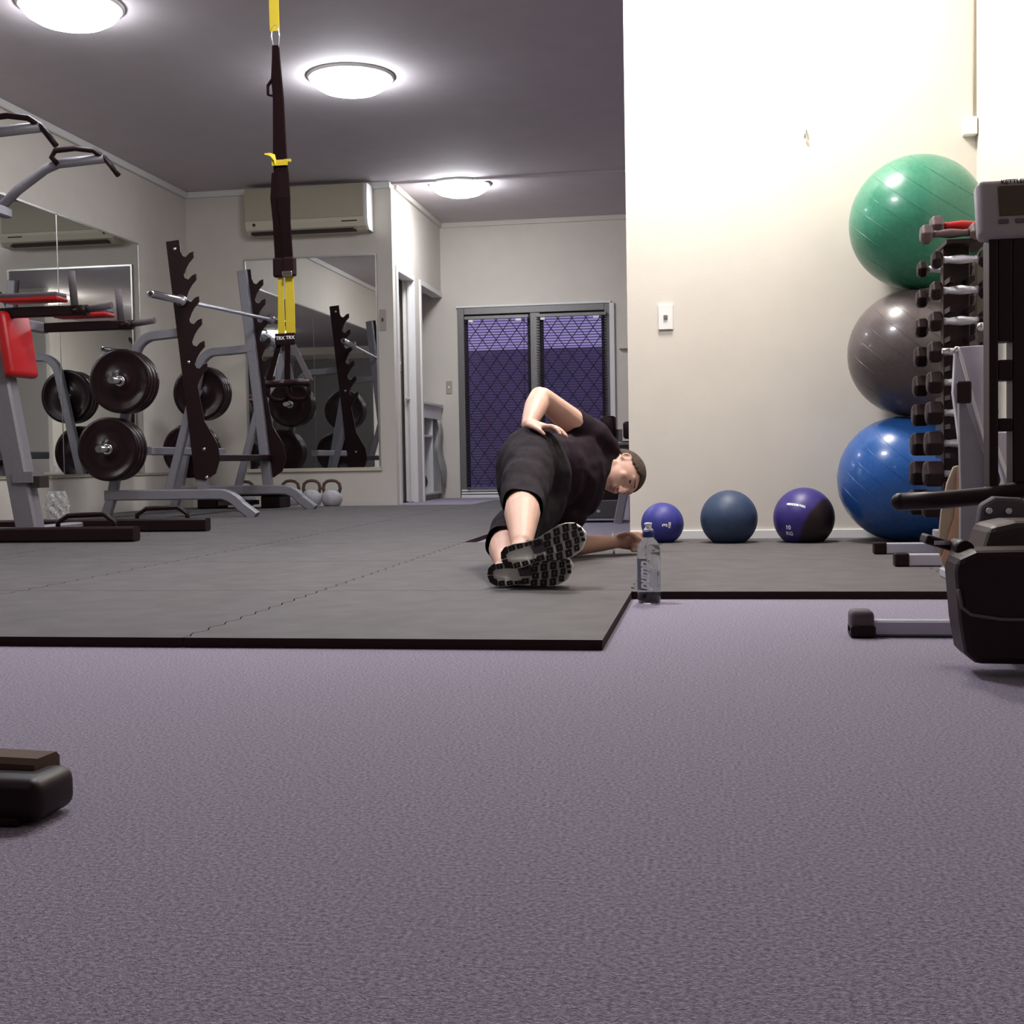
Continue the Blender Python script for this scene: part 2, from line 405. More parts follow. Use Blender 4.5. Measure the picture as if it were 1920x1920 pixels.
# wall plates and fittings
def switchplate(name, lb, cat, c, n, wd, ht, m_, knob='slot'):
    c, n = Vector(c), Vector(n); sd = Vector((0, 0, 1)).cross(n)
    Rm = Matrix((sd, n, Vector((0, 0, 1)))).transposed()
    t = thing(name, lb, cat, c)
    add('plate', B().box(c + n * .005, (wd, .01, ht), Rm), m_, t, bev=.002)
    add('rocker', B().box(c + n * .012, (wd * .28, .008, ht * .16), Rm), knob, t, bev=.001)
    return t
switchplate('light_switch', 'white light switch on the cream wall left of the balls', 'switch', (-.208, YW, 1.066), (0, -1, 0), .068, .118, 'plastic', 'mframe')
switchplate('light_switch', 'tan light switch on the hallway wall left of the sliding door', 'switch', (-2.905, YH, 1.245), (0, -1, 0), .07, .14, 'tan', 'plastic')
switchplate('light_switch', 'tan light switch on the recessed door beside the far mirror', 'switch', (-3.125, 12.35, 1.42), (1, 0, 0), .16, .17, 'tan', 'plastic')
switchplate('thermostat', 'narrow tan control plate on the wall right of the far mirror', 'control plate', (-3.085, YB, 1.77), (0, -1, 0), .065, .20, 'tan', 'brown')
t = thing('sensor_box', 'small white sensor box in the corner above the green ball', 'sensor', (1.15, YW, 1.86))
add('housing', B().bx(1.125, 1.186, YW - .045, YW - .001, 1.825, 1.905), 'plastic', t, bev=.005)
add('cable', B().tube([(1.178, YW - .004, 1.905), (1.178, YW - .004, 2.4), (1.178, YW - .004, 3.06)], .004, 8), 'creamd', t)
o = add('wall_hook', B().tube([(.436, YW, 1.905), (.436, YW - .02, 1.90), (.436, YW - .022, 1.865), (.436, YW - .012, 1.86)], .006, 8), 'trim', origin=(.436, YW, 1.88)); tag(o, 'tiny white hook high on the cream wall', 'hook')
o = add('wall_bracket', B().bx(-.99, -.88, YH - .05, YH - .001, 1.61, 1.622), 'tan', origin=(-.95, YH, 1.6)); tag(o, 'short thin bracket on the wall right of the sliding door', 'bracket')

# closet unit
t = thing('storage_unit', 'white open storage unit in the hallway opening', 'cabinet', (-3.2, 13.3, 0))
add('carcass', B().bx(-3.40, -3.38, 12.78, 13.70, .06, 1.05).bx(-3.38, -3.0, 12.78, 12.80, .06, 1.05).bx(-3.38, -3.0, 13.68, 13.70, .06, 1.05).bx(-3.38, -3.0, 12.80, 13.68, .06, .08).bx(-3.38, -3.0, 13.27, 13.30, .08, .88), 'box', t)
add('shelf', B().bx(-3.38, -3.0, 12.80, 13.27, .68, .70), 'box', t)
add('worktop', B().bx(-3.42, -2.97, 12.77, 13.72, 1.02, 1.05), 'box', t, bev=.004)
add('apron', B().bx(-3.02, -2.99, 12.78, 13.70, .88, 1.02), 'box', t)
add('plinth', B().bx(-3.36, -3.03, 12.78, 13.70, 0, .06), 'steel', t)
o = add('bag', B().ball((-3.13, 13.02, .20), (.12, .17, .12), 16).ball((-3.13, 12.98, .32), (.09, .12, .08), 12), 'black', origin=(-3.13, 13.02, .08)); tag(o, 'black bag at the bottom of the white storage unit', 'bag')
o = add('box', B().bx(-3.3, -3.06, 12.84, 13.10, .70, .84), 'black', origin=(-3.18, 12.97, .7), bev=.01); tag(o, 'black box on the upper shelf of the storage unit', 'box')
# towel hanging on unit
b = B(); rs = []
for i in range(15):
    z = .87 - i * .052; wd = .10 + .022 * i if i < 11 else .32 - .05 * (i - 10)
    cx = -2.96 + .012 * math.sin(i * .7); cy = 13.42 + .014 * i
    ring = []
    for j in range(24):
        a = j / 24 * 2 * PI
        ring.append(Vector((cx + (.014 + .008 * math.cos(5 * a + i * .3)) * math.sin(a), cy + wd / 2 * math.cos(a), z)))
    rs.append(ring)
b.rings(rs); o = add('towel', b, 'towel', origin=(-2.96, 13.48, .5)); tag(o, 'grey towel hanging on the front of the white storage unit', 'towel')

# ------------------------------------------------------------------ rubber mats (interlocking tiles)
XS = [-5.03, -4.1, -3.12, -2.14, -1.165, -.23, .72, 1.185]
YS = [2.60, 3.60, 4.69, 5.78, 6.80, 7.85, 8.90, 9.95, 11.0, 12.2]
def have(i, j):
    if i < 0 or j < 0 or i >= len(XS) - 1 or j >= len(YS) - 1: return False
    if j == 0: return XS[i + 1] <= -.22
    if j in (1, 2): return True
    if j == len(YS) - 2: return XS[i] > -3 and XS[i + 1] <= -1.1
    return XS[i + 1] <= -1.1
def edge(a, b_, fixed, axis, wavy, gap):
    n = 40; pts = []
    for k in range(n):
        u = a + (b_ - a) * k / n
        off = 0
        if wavy:
            ph = (u * 1.0) % .10 / .10
            off = .008 * max(-1, min(1, 3 * math.sin(ph * 2 * PI)))
            if k == 0: off = 0
        pts.append((u, fixed + off + gap) if axis == 'x' else (fixed + off + gap, u))
    return pts
G_ = .0016
for i in range(len(XS) - 1):
    for j in range(len(YS) - 1):
        if not have(i, j): continue
        x0, x1, y0, y1 = XS[i], XS[i + 1], YS[j], YS[j + 1]
        ymax = YW - .014 if (j == 2 and i >= 5) else y1
        if i >= 5 and j == 1: y0 = 3.565
        top = 12.2 if y1 > 12 else y1
        if j == len(YS) - 3 and i < 2: pass
        if XS[i] < -3 and y1 > YB - .1: ymax = YB - .012
        poly = []
        poly += edge(x0 + G_, x1 - G_, y0, 'x', have(i, j - 1), G_)
        poly += edge(y0 + G_, ymax - G_, x1, 'y', have(i + 1, j), -G_)
        poly += edge(x1 - G_, x0 + G_, ymax, 'x', have(i, j + 1), -G_)
        poly += edge(ymax - G_, y0 + G_, x0, 'y', have(i - 1, j), G_)
        b = B(); cx, cy = (x0 + x1) / 2, (y0 + ymax) / 2
        b.prism(poly, (0, 0, .001), (1, 0, 0), (0, 1, 0), (0, 0, 1), .021)
        me_o = add('floor_mat', b, 'mated', origin=(cx, cy, 0))
        me_o.data.materials.append(M['matr'])
        for p in me_o.data.polygons:
            if p.normal.z > .5: p.material_index = 1
        if (i, j) == (4, 0): lb = 'black rubber floor mat at the front right corner, nearest the camera below the shoes'
        elif (i, j) == (4, 1): lb = 'black rubber floor mat directly under the person\'s shoes and legs'
        elif (i, j) == (4, 2): lb = 'black rubber floor mat under the person\'s supporting arm'
        elif (i, j) == (5, 1): lb = 'black rubber floor mat behind the water bottle, front edge beside it'
        elif (i, j) == (5, 2): lb = 'black rubber floor mat under the three small medicine balls'
        elif (i, j) == (6, 1): lb = 'narrow black rubber floor mat in front of the dumbbell tower'
        elif (i, j) == (6, 2): lb = 'narrow black rubber floor mat under the stacked exercise balls'
        elif j == 0: lb = 'black rubber floor mat along the front edge left of the corner mat'
        elif j in (1, 2): lb = 'black rubber floor mat in the middle rows left of the person'
        elif y1 > 12: lb = 'black rubber floor mat reaching the carpet before the sliding door'
        else: lb = 'black rubber floor mat in the rear rows around the squat rack'
        tag(me_o, lb, 'floor mat', 'interlocking black rubber floor mats')

# ------------------------------------------------------------------ exercise balls
def gym_ball(c, r, m_, lb, tilt):
    t = thing('exercise_ball', lb, 'exercise ball', c, 'stacked exercise balls')
    add('shell', B().ball(c, r, 64), m_, t)
    sm = B(); q = Vector((0, 0, 1)); Rm = Matrix.Rotation(tilt[0], 3, 'Y') @ Matrix.Rotation(tilt[1], 3, 'X')
    for k in range(-3, 4):
        h = k * .075 * r / .3; rr = math.sqrt(max(r * r - h * h, 0))
        pts = [Vector(c) + Rm @ Vector((rr * math.cos(a * 2 * PI / 72), rr * math.sin(a * 2 * PI / 72), h)) * 1.0006 for a in range(72)]
        sm.tube(pts, .0009, 6, closed=True)
    add('ridges', sm, m_, t); return t
gym_ball((.886, 5.64, 1.402), .286, 'green', 'large green exercise ball, topmost of the stack in the corner', (.6, .3))
gym_ball((.864, 5.64, .8405), .274, 'greyb', 'large dark grey exercise ball, middle one of the corner stack', (.65, .25))
gym_ball((.815, 5.64, .2955), .272, 'blueb', 'large shiny blue exercise ball at the bottom of the corner stack', (.6, .3))

def on_sphere(b, c, r, lon, lat, roll=0):
    """wrap a flat text onto a ball around the direction given by lon (0 = toward -Y, + to +X) and lat"""
    c = Vector(c)
    for v in b.bm.verts:
        x, y, z = v.co
        x, y = x * math.cos(roll) - y * math.sin(roll), x * math.sin(roll) + y * math.cos(roll)
        lo, la = x / r, y / r
        d = Vector((math.sin(lo) * math.cos(la), -math.cos(lo) * math.cos(la), math.sin(la)))
        d = Matrix.Rotation(-lat, 3, 'X') @ d
        d = Matrix.Rotation(lon, 3, 'Z') @ d
        v.co = c + d * (r + .0006 + z)
    return b
def med_ball(c, r, m_, lb):
    zf = .0225
    t = thing('medicine_ball', lb, 'medicine ball', (c[0], c[1], zf), 'medicine balls along the cream wall')
    o_ = add('shell', B().ball(c, r, 64), m_, t)
    for v in o_.data.vertices: v.co.z = max(v.co.z, .0004)
    return t
z0 = .0225
c3 = (-.226, 5.70, z0 + .083); t3 = med_ball(c3, .0965, 'med3', 'small bright blue medicine ball marked 3 behind the water bottle')
add('print', on_sphere(text_bm('3', .032, ext=.0003, bold=.001), c3, .0965, .16, -.02, 1.5), 'white', t3)
add('print', on_sphere(text_bm('KGS', .014, ext=.0003, bold=.0006), c3, .0965, .38, -.02, 1.5), 'white', t3)
c5 = (.072, 5.66, z0 + .106); tt = med_ball(c5, .127, 'medteal', 'dark slate blue medicine ball without print, in the middle')
# two tone ball: blue with a black bulge
m10 = mat('two_tone_ball', (.035, .025, .20), .42); nt = m10.node_tree; bs = nt.nodes['Principled BSDF']
tc = nt.nodes.new('ShaderNodeTexCoord'); sp = nt.nodes.new('ShaderNodeVectorMath'); sp.operation = 'DISTANCE'
sp.inputs[1].default_value = (.105, -.055, -.055 + .106)
nt.links.new(tc.outputs['Object'], sp.inputs[0])
mr = nt.nodes.new('ShaderNodeMapRange'); mr.inputs[1].default_value = .136; mr.inputs[2].default_value = .150; nt.links.new(sp.outputs['Value'], mr.inputs[0])
mx = nt.nodes.new('ShaderNodeMix'); mx.data_type = 'RGBA'; mx.inputs[6].default_value = (.020, .009, .011, 1); mx.inputs[7].default_value = (.036, .024, .17, 1)
nt.links.new(mr.outputs[0], mx.inputs[0]); nt.links.new(mx.outputs[2], bs.inputs['Base Color'])
c10 = (.400, 5.66, z0 + .106); t10 = med_ball(c10, .1340, m10, 'blue and black medicine ball marked 10 KG beside the blue exercise ball')
add('print', on_sphere(text_bm('10', .026, ext=.0003, bold=.0008), c10, .1340, -.62, -.28, -.05), 'white', t10)
add('print', on_sphere(text_bm('KG', .024, ext=.0003, bold=.0006), c10, .1340, -.62, -.50, -.08), 'white', t10)
add('print', on_sphere(text_bm('MEDICINE BALL', .0125, ext=.0003, bold=.0009), c10, .1340, -.36, .48, -.16), 'white', t10)

# ------------------------------------------------------------------ water bottle
bc = Vector((-.177, 3.475, 0))
t = thing('water_bottle', 'clear plastic water bottle with blue and white sports cap on the carpet', 'water bottle', bc)
prof = [(.002, .018), (.0, .028), (.004, .0315), (.012, .0335), (.045, .0335), (.049, .0322), (.053, .0335), (.135, .0335), (.140, .0325), (.145, .0335), (.151, .0315), (.157, .0335), (.163, .0305), (.169, .0315), (.178, .026), (.188, .018), (.194, .0135), (.205, .0130)]
add('bottle', B().lathe(prof, bc, (0, 0, 1), 40), 'pet', t)
add('water', B().lathe([(.006, .001), (.006, .028), (.012, .0318), (.044, .0318), (.092, .0318), (.0921, .001)], bc, (0, 0, 1), 40), 'water', t)
add('cap', B().lathe([(.193, .0155), (.195, .0165), (.208, .0165), (.212, .0150), (.212, .001)], bc, (0, 0, 1), 28), 'capblue', t)
add('spout', B().lathe([(.212, .0135), (.216, .0135), (.219, .0095), (.228, .0090), (.231, .0115), (.235, .0105), (.236, .001)], bc, (0, 0, 1), 24), 'white', t)
tb = text_bm('pump', .045, shear=.25, ext=.0002, bold=.0020)
for v in tb.bm.verts:
    x, y, z = v.co                      # text runs upwards, its foot to the right
    a = (-y - .013) / .0338
    v.co = bc + Vector(((.0345 + z) * math.sin(a), -(.0345 + z) * math.cos(a), .083 + x * .80))
add('lettering', tb, 'label', t)
b = B()
for k in range(16):
    a = 1.12; z = .058 + k * .0048
    b.box(bc + Vector((.0342 * math.sin(a), -.0342 * math.cos(a), z)), (.0035, .0008, .0034), Matrix.Rotation(a, 3, 'Z'))
add('small_print', b, 'label', t)
b = B()
for a0 in (-1.30,):
    b.rings([[bc + Vector(((.0340) * math.sin(a), -(.0340) * math.cos(a), z)) for z in (.040, .132)] for a in [a0 + k * .07 for k in range(18)]], caps=False)
add('label_patch', b, 'labeldk', t)

t.scale = (.97, .97, .95)

# ------------------------------------------------------------------ squat rack
NY, FY = 8.30, 9.60            # near and far side frames
def rack_front(y, zf):          # arched foot
    return [(-4.26, y, .185), (-3.46, y, .185)] + arc((-3.42, y, -.02), .205, PI / 2, PI / 2 - .95, 6)[1:] + [(-3.15, y, .022)]
t = thing('squat_rack', 'grey steel squat rack with black notched uprights and plate storage horns', 'squat rack', (-3.6, 8.95, .022))
rack = t
UPB, UPT = V(-3.53, 0, .20), V(-3.705, 0, 1.965)
for y, sgn in ((NY, -1), (FY, 1)):
    add('upright', B().rect([(UPB.x, y, UPB.z), (UPT.x, y, UPT.z)], .075, .055), 'steel', t)
    add('brace', B().rect([(-3.60, y, .84), (-3.79, y, .20)], .055, .05), 'steel', t)
    add('foot', B().rect(rack_front(y, 0), .075, .07), 'steel', t)
    q_ = 0 if sgn < 0 else -.08
    pts = [(-3.64, y, 1.335), (-3.84, y, 1.32)] + arc((-3.85 + q_, y, 1.16), .16, PI / 2, PI * .94, 6)[1:] + [(-4.21 + q_, y, .20), (-4.27 + q_, y, .022)]
    add('rear_leg', B().rect(pts, .065, .06), 'steel', t)
    # notched bar catcher plate
    d = (UPT - UPB).normalized(); n = Vector((d.z, 0, -d.x))   # n points to +X side
    L = (UPT - UPB).length
    poly = [(-.035, .10), (-.035, L + .01), (.062, L + .01), (.062, L - .075)]
    for k in range(6):
        s0 = L - .075 - k * .158
        poly += [(.072, s0 - .030), (.095, s0 - .042), (.125, s0 - .018), (.155, s0 - .010), (.152, s0 - .050), (.112, s0 - .085), (.085, s0 - .12), (.066, s0 - .158)]
    poly += [(.085, .50), (.16, .33), (.165, .22), (.12, .12), (.04, .08)]
    oy = y + sgn * .033
    pl = add('bar_catch_plate', B().prism(poly, (UPB.x, oy - .006, UPB.z), n, d, (0, 1, 0), .012), 'satin', t)
    bo = B()
    for (a, h) in ((.025, L - .05), (.025, L * .52), (.06, .30), (.055, .10)):
        p = UPB + d * h + n * a; p.y = oy + sgn * .006
        bo.lathe([(0, .013), (.006, .012), (.009, .006)], p, (0, sgn, 0), 10)
    add('bolt', bo, 'chrome', pl)
    fo_ = 0 if sgn < 0 else -.085
    for (hx, hz) in ((-4.035 + fo_, .99), (-4.140 + fo_, .515)):
        hn = add('storage_horn', B().cyl((hx, y, hz), (hx, y + sgn * .33, hz), .024, seg=18).cyl((hx, y, hz), (hx, y + sgn * .04, hz), .04, seg=18), 'chrome', t)
add('rear_crossbar', B().rect([(-3.93, NY - .03, .50), (-3.93, FY + .03, .50)], .07, .06, (0, 0, 1)), 'steel', t)
add('front_crossbar', B().rect([(-3.545, NY - .03, .445), (-3.545, FY + .03, .445)], .09, .05, (0, 0, 1)), 'satin', t)
# barbell
p0, p1 = V(-3.665, 7.83, 1.548), V(-3.47, 10.08, 1.578)
t = thing('barbell', 'chrome barbell resting across the squat rack hooks', 'barbell', (p0 + p1) / 2)
d = (p1 - p0).normalized()
add('shaft', B().cyl(p0 + d * .42, p1 - d * .42, .014, seg=20), 'knurl', t)
for pp, dd in ((p0, d), (p1, -d)):
    add('sleeve', B().lathe([(0, .014), (0, .0255), (.005, .0265), (.40, .0265), (.40, .040), (.425, .040), (.43, .022), (.46, .018)], pp, dd, 24), 'chrome', t)
    add('end_cap', B().lathe([(-.001, .017), (.01, .017)], pp, dd, 16), 'slot', t)
# bumper plates
def plate_proto(th=.048, R=.225):
    t = thing('weight_plate', '', 'weight plate', (0, 0, 0))
    pr = [(0, .026), (0, .055), (.006, .06), (.006, .10), (.010, .115), (.008, .18), (0, .195), (0, R - .006), (.006, R), (th - .006, R), (th, R - .006), (th, .195), (th - .008, .18), (th - .010, .115), (th - .006, .10), (th, .055), (th, .026)]
    add('disc', B().lathe(pr, (0, 0, 0), (0, 1, 0), 56), 'plate', t)
    add('hub', B().lathe([(-.003, .026), (-.003, .036), (.0, .038), (th, .038), (th + .003, .036), (th + .003, .026)], (0, 0, 0), (0, 1, 0), 28), 'chrome', t)
    return t
proto = plate_proto(); used = False
def put_plate(x, y, z, lb):
    global used
    if not used: used = True; proto.location = (x, y, z); proto['label'] = lb; proto['group'] = 'bumper plates on the squat rack'; return
    dup(proto, (x, y, z), None, lb, 'bumper plates on the squat rack')
names = {(0, 0): 'near upper horn', (0, 1): 'near lower horn', (1, 0): 'far upper horn', (1, 1): 'far lower horn'}
for si, (y, sgn) in enumerate(((NY, -1), (FY, 1))):
    for hi, (hx, hz) in enumerate(((-4.035 if sgn < 0 else -4.12, .99), (-4.140 if sgn < 0 else -4.225, .515))):
        for k in range(3):
            yy = y - .045 - .052 * (k + 1) if sgn < 0 else y + .045 + .052 * k + .004
            pos = ('innermost', 'middle', 'outermost')[k]
            put_plate(hx, yy, hz, '%s black bumper plate of three on the %s of the squat rack' % (pos, names[(si, hi)]))

# the rack, its bar and its plates are a little larger and stand a little deeper than drafted above
for o in list(bpy.data.objects):
    if o.parent is None and o.name.split('.')[0] in ('squat_rack', 'barbell', 'weight_plate'):
        x, y, z = o.location
        o.location = (x * 1.07, y * 1.07, .022 + (z - .022) * 1.0564); o.scale = (1.07, 1.07, 1.0564)

# kettlebells and low step behind the rack
def kettle():
    t = thing('kettlebell', '', 'kettlebell', (0, 0, 0))
    add('body', B().lathe([(0, .001), (0, .07), (.012, .085), (.07, .108), (.12, .10), (.165, .07), (.178, .04), (.18, .001)], (0, 0, 0), (0, 0, 1), 32), 'kb', t)
    add('handle', B().tube([(-.072, 0, .13), (-.088, 0, .19), (-.078, 0, .24), (-.045, 0, .268), (0, 0, .275), (.045, 0, .268), (.078, 0, .24), (.088, 0, .19), (.072, 0, .13)], .017, 12, up=(0, 1, 0)), 'brown', t)
    return t
K = kettle(); K.scale = (.92, .92, .85); K.location = (-4.33, 11.15, .022); K['label'] = 'leftmost kettlebell behind the rack with its arched handle showing'; K['group'] = 'kettlebells by the far wall'
for (x, y, lb) in ((-3.92, 11.25, 'kettlebell mostly hidden behind the upright of the squat rack'), (-3.68, 11.15, 'kettlebell showing just right of the far rack upright'), (-3.44, 11.0, 'rightmost kettlebell beside the far rack foot')):
    dup(K, (x, y, .022), 0, lb, 'kettlebells by the far wall')
t = thing('aerobic_step', 'low black aerobic step on the mat behind the squat rack feet', 'aerobic step', (-4.2, 10.8, .022))
add('platform', B().bx(-4.62, -3.78, 10.62, 10.95, .13, .17), 'satin', t, bev=.01)
for x in (-4.5, -3.90): add('riser', B().bx(x - .09, x + .09, 10.64, 10.93, .023, .13), 'satin', t, bev=.01)
add('inlay', B().bx(-4.4, -4.1, 10.66, 10.9, .05, .09), 'brown', t)

# ------------------------------------------------------------------ power tower (left)
t = thing('power_tower', 'grey pull-up and dip tower with red and black pads at the left edge', 'power tower', (-3.6, 6.6, .022))
cy = 6.72
for y, lb in ((6.02, None), (6.94, None)):
    add('base_foot', B().rect([(-4.9, y, .062), (-2.93, y, .062)], .08, .075, (0, 0, 1)), 'satin', t)
    add('grip_bar', B().tube([(-3.42, y + .10, .07), (-3.42, y + .10, .12), (-3.36, y + .10, .155), (-3.16, y + .10, .16), (-3.10, y + .10, .12), (-3.10, y + .10, .07)], .014, 10, up=(0, 1, 0)), 'satin', t)
add('base_rail', B().rect([(-3.74, 6.02, .055), (-3.74, 6.94, .055)], .09, .06, (0, 0, 1)), 'steel', t)
add('column', B().rect([(-3.74, 6.40, .06), (-3.90, 6.40, 1.0), (-4.20, 6.40, 2.05)], .13, .10), 'steel', t)
add('collar', B().bx(-3.80, -3.68, 6.33, 6.45, .33, .39), 'steel', t)
add('end_plug', B().bx(-3.685, -3.645, 6.34, 6.44, .30, .365), 'slot', t)
add('back_pad', B().box((-3.80, 6.42, 1.09), (.07, .28, .36), Matrix.Rotation(-.14, 3, 'Y'), bev=.03, seg=4), 'red', t, smooth=True)
add('pad_mount', B().bx(-3.92, -3.82, 6.38, 6.44, 1.06, 1.12), 'steel', t)
for y, dx in ((6.36, 0), (7.08, -.09)):
    add('dip_arm', B().rect([(-4.05, y, 1.262), (-3.36 + dx, y, 1.262)], .055, .045).cyl((-3.42 + dx, y, 1.262), (-3.34 + dx, y, 1.262), .030, seg=16), 'satin', t)
    add('dip_grip', B().cyl((-3.35 + dx, y, 1.265), (-3.20 + dx, y, 1.283), .019, seg=16), 'foam', t)
    add('upright_grip', B().cyl((-3.415 + dx, y, 1.28), (-3.43 + dx, y, 1.475), .020, seg=16), 'foam', t)
    ap = add('arm_pad', B().box((-3.665 + dx, y, 1.345), (.36, .115, .035), bev=.014, seg=3), 'foam', t, smooth=True)
    add('pad_cover', B().box((-3.655 + dx, y, 1.327), (.345, .121, .026), bev=.010, seg=3), 'red', ap, smooth=True)
    add('pull_up_arm', B().tube([(-4.20 + dx, y, 1.98), (-4.06 + dx, y, 2.10), (-3.94 + dx * .3, y, 2.215), (-3.88, y, 2.245), (-3.58, y, 2.26)], .029, 14, up=(0, 1, 0)), 'steel', t)
    add('pull_up_grip', B().tube([(-3.87, y - .02, 2.235), (-3.90, y - .04, 2.275), (-3.87, y - .05, 2.31), (-3.74, y - .055, 2.315), (-3.63, y - .04, 2.30), (-3.58, y, 2.262), (-3.545, y, 2.22), (-3.495, y, 2.155)], .017, 12, up=(0, 1, 0)), 'black', t)
add('cross_member', B().rect([(-4.02, 6.33, 1.262), (-4.02, 7.11, 1.262)], .05, .06, (0, 0, 1)), 'steel', t)
add('cross_member', B().rect([(-4.24, 6.33, 1.97), (-4.24, 7.11, 1.97)], .06, .06, (0, 0, 1)), 'steel', t)
# crumpled clear bag behind the tower
b = B(); rs = []
for i in range(14):
    z = .06 + i * .028
    ring = []
    for j in range(28):
        a = j / 28 * 2 * PI; r = (.075 + .03 * math.sin(i / 13 * PI)) * (1 + .16 * math.sin(7 * a + i * 1.3) + .10 * random.uniform(-1, 1))
        ring.append(Vector((-4.28 + r * 1.15 * math.cos(a), 8.05 + r * math.sin(a), z)))
    rs.append(ring)
b.rings(rs, smooth=False); o = add('plastic_bag', b, 'plasticbag', origin=(-4.28, 8.05, .023)); tag(o, 'crumpled clear plastic bag on the mat beside the pull-up tower column', 'bag')
for v in o.data.vertices: v.co.z -= .036
o.location = (-4.50, 8.05, .023); o.scale = (.62, .62, .62)

# ------------------------------------------------------------------ suspension trainer
sx, sy = -1.83, 5.20
def strap(pts, wd, th=.003, ax=(1, 0, 0)):
    """flat webbing following pts, its width along ax"""
    pts = [Vector(p) for p in pts]; ax = Vector(ax).normalized(); rs = []
    for i, p in enumerate(pts):
        d = (pts[min(i + 1, len(pts) - 1)] - pts[max(i - 1, 0)]).normalized(); n = d.cross(ax).normalized()
        w_ = wd[i] if hasattr(wd, '__len__') else wd
        rs.append([p - ax * w_ / 2 - n * th / 2, p + ax * w_ / 2 - n * th / 2, p + ax * w_ / 2 + n * th / 2, p - ax * w_ / 2 + n * th / 2])
    return B().rings(rs, smooth=False)
t = thing('suspension_trainer', 'black and yellow suspension trainer straps hanging from the ceiling', 'suspension trainer', (sx, sy, CZ))
add('anchor_plate', B().bx(sx - .05, sx + .05, sy - .04, sy + .04, CZ - .012, CZ - .001), 'dsteel', t, bev=.003)
add('anchor_strap', strap([(sx - .01, sy, CZ - .012), (sx - .005, sy, 2.7), (sx - .003, sy, 2.262)], .042, .006), 'yellow', t)
add('carabiner', B().tube([(sx - .016, sy, 2.275), (sx - .018, sy, 2.24), (sx - .008, sy, 2.19), (sx + .002, sy, 2.182), (sx + .010, sy, 2.19), (sx + .016, sy, 2.24), (sx + .014, sy, 2.275), (sx, sy, 2.288)], .0035, 8, closed=True, up=(0, 1, 0)), 'chrome', t)
add('main_strap', strap([(sx, sy, 2.20), (sx, sy, 2.14), (sx, sy, 2.06), (sx + .006, sy, 1.98), (sx + .007, sy, 1.75), (sx + .012, sy, 1.62)], [.026, .032, .044, .044, .056, .064], .018), 'web', t)
for k, (x0, xm, x1_) in enumerate(((sx - .008, sx - .006, sx - .002), (sx + .024, sx + .030, sx + .034))):
    add('strap', strap([(x0, sy - k * .01, 1.66), (x0 + .002, sy - .012 - k * .01, 1.55), (xm, sy - .008 - k * .01, 1.45), (x1_, sy - k * .01, 1.28)], [.045, .058, .044, .046], .012), 'web', t)
    bk = add('buckle', B().box((x1_ - .004 + k * .012, sy - k * .012, 1.255), (.058, .030, .085), bev=.010, seg=3), 'black', t)
    if k: add('cam', B().bx(x1_ - .020, x1_ + .024, sy - .032, sy - .026, 1.212, 1.234), 'chrome', bk, bev=.002)
add('loose_tab', strap([(sx - .012, sy - .01, 2.06), (sx - .035, sy - .012, 2.03), (sx - .036, sy - .012, 1.99), (sx - .012, sy - .012, 1.985)], .02, .006, (0, 1, 0)), 'web', t)
add('yellow_tie', B().box((sx + .010, sy - .014, 1.70), (.070, .006, .024)).box((sx + .045, sy - .012, 1.708), (.03, .005, .012)), 'yellow', t)
add('tie_tail', strap([(sx - .008, sy - .018, 1.70), (sx - .012, sy - .02, 1.722), (sx - .03, sy - .02, 1.735), (sx - .055, sy - .02, 1.738)], [.03, .03, .016, .006], .004, (0, .5, 1)), 'yellow', t)
YL = ((sx - .003, sx - .006, .026, 0), (sx + .040, sx + .040, .040, 1))
for xa, xb, wd, k in YL:
    add('yellow_strap', strap([(xa, sy - k * .012, 1.225), ((xa + xb) / 2, sy - k * .012, 1.10), (xb, sy - k * .012, .965)], [wd * .9, wd * 1.0, wd * (1.2 if not k else 1.0)], .005), 'yellow', t)
    lbx = xb - .004 + k * .004
    kp = add('keeper', B().box((lbx, sy - .004 - k * .014, .946), (.046, .014, .050)), 'black', t, bev=.003)
    add('lettering', place(text_bm('TRX', .020, ext=.0004, bold=.0006), (lbx + .002, sy - .0125 - k * .014, .950), (1, 0, 0), (0, 0, 1), (0, -1, 0)), 'white', kp)
    # webbing triangle, foam grip
    gx = xb - .02 + k * .05; gy = sy + (.0 if not k else -.03)
    add('handle_strap', strap([(lbx - .008, gy, .925), (gx - .045, gy, .765)], [.022, .026], .004), 'web', t)
    add('handle_strap', strap([(lbx + .008, gy + .01, .925), (gx + .055, gy + .01, .765)], [.026, .028], .004), 'foam', t)
    add('handle_grip', B().cyl((gx - .055, gy, .755), (gx + .06, gy, .755), .016, seg=16), 'black', t)
    add('foot_cradle', B().tube([(gx - .045, gy, .76), (gx - .047, gy, .71), (gx - .025, gy, .685), (gx + .01, gy, .68), (gx + .035, gy, .685), (gx + .052, gy, .71), (gx + .052, gy, .76)], .010, 10, up=(0, 1, 0)), 'web', t)

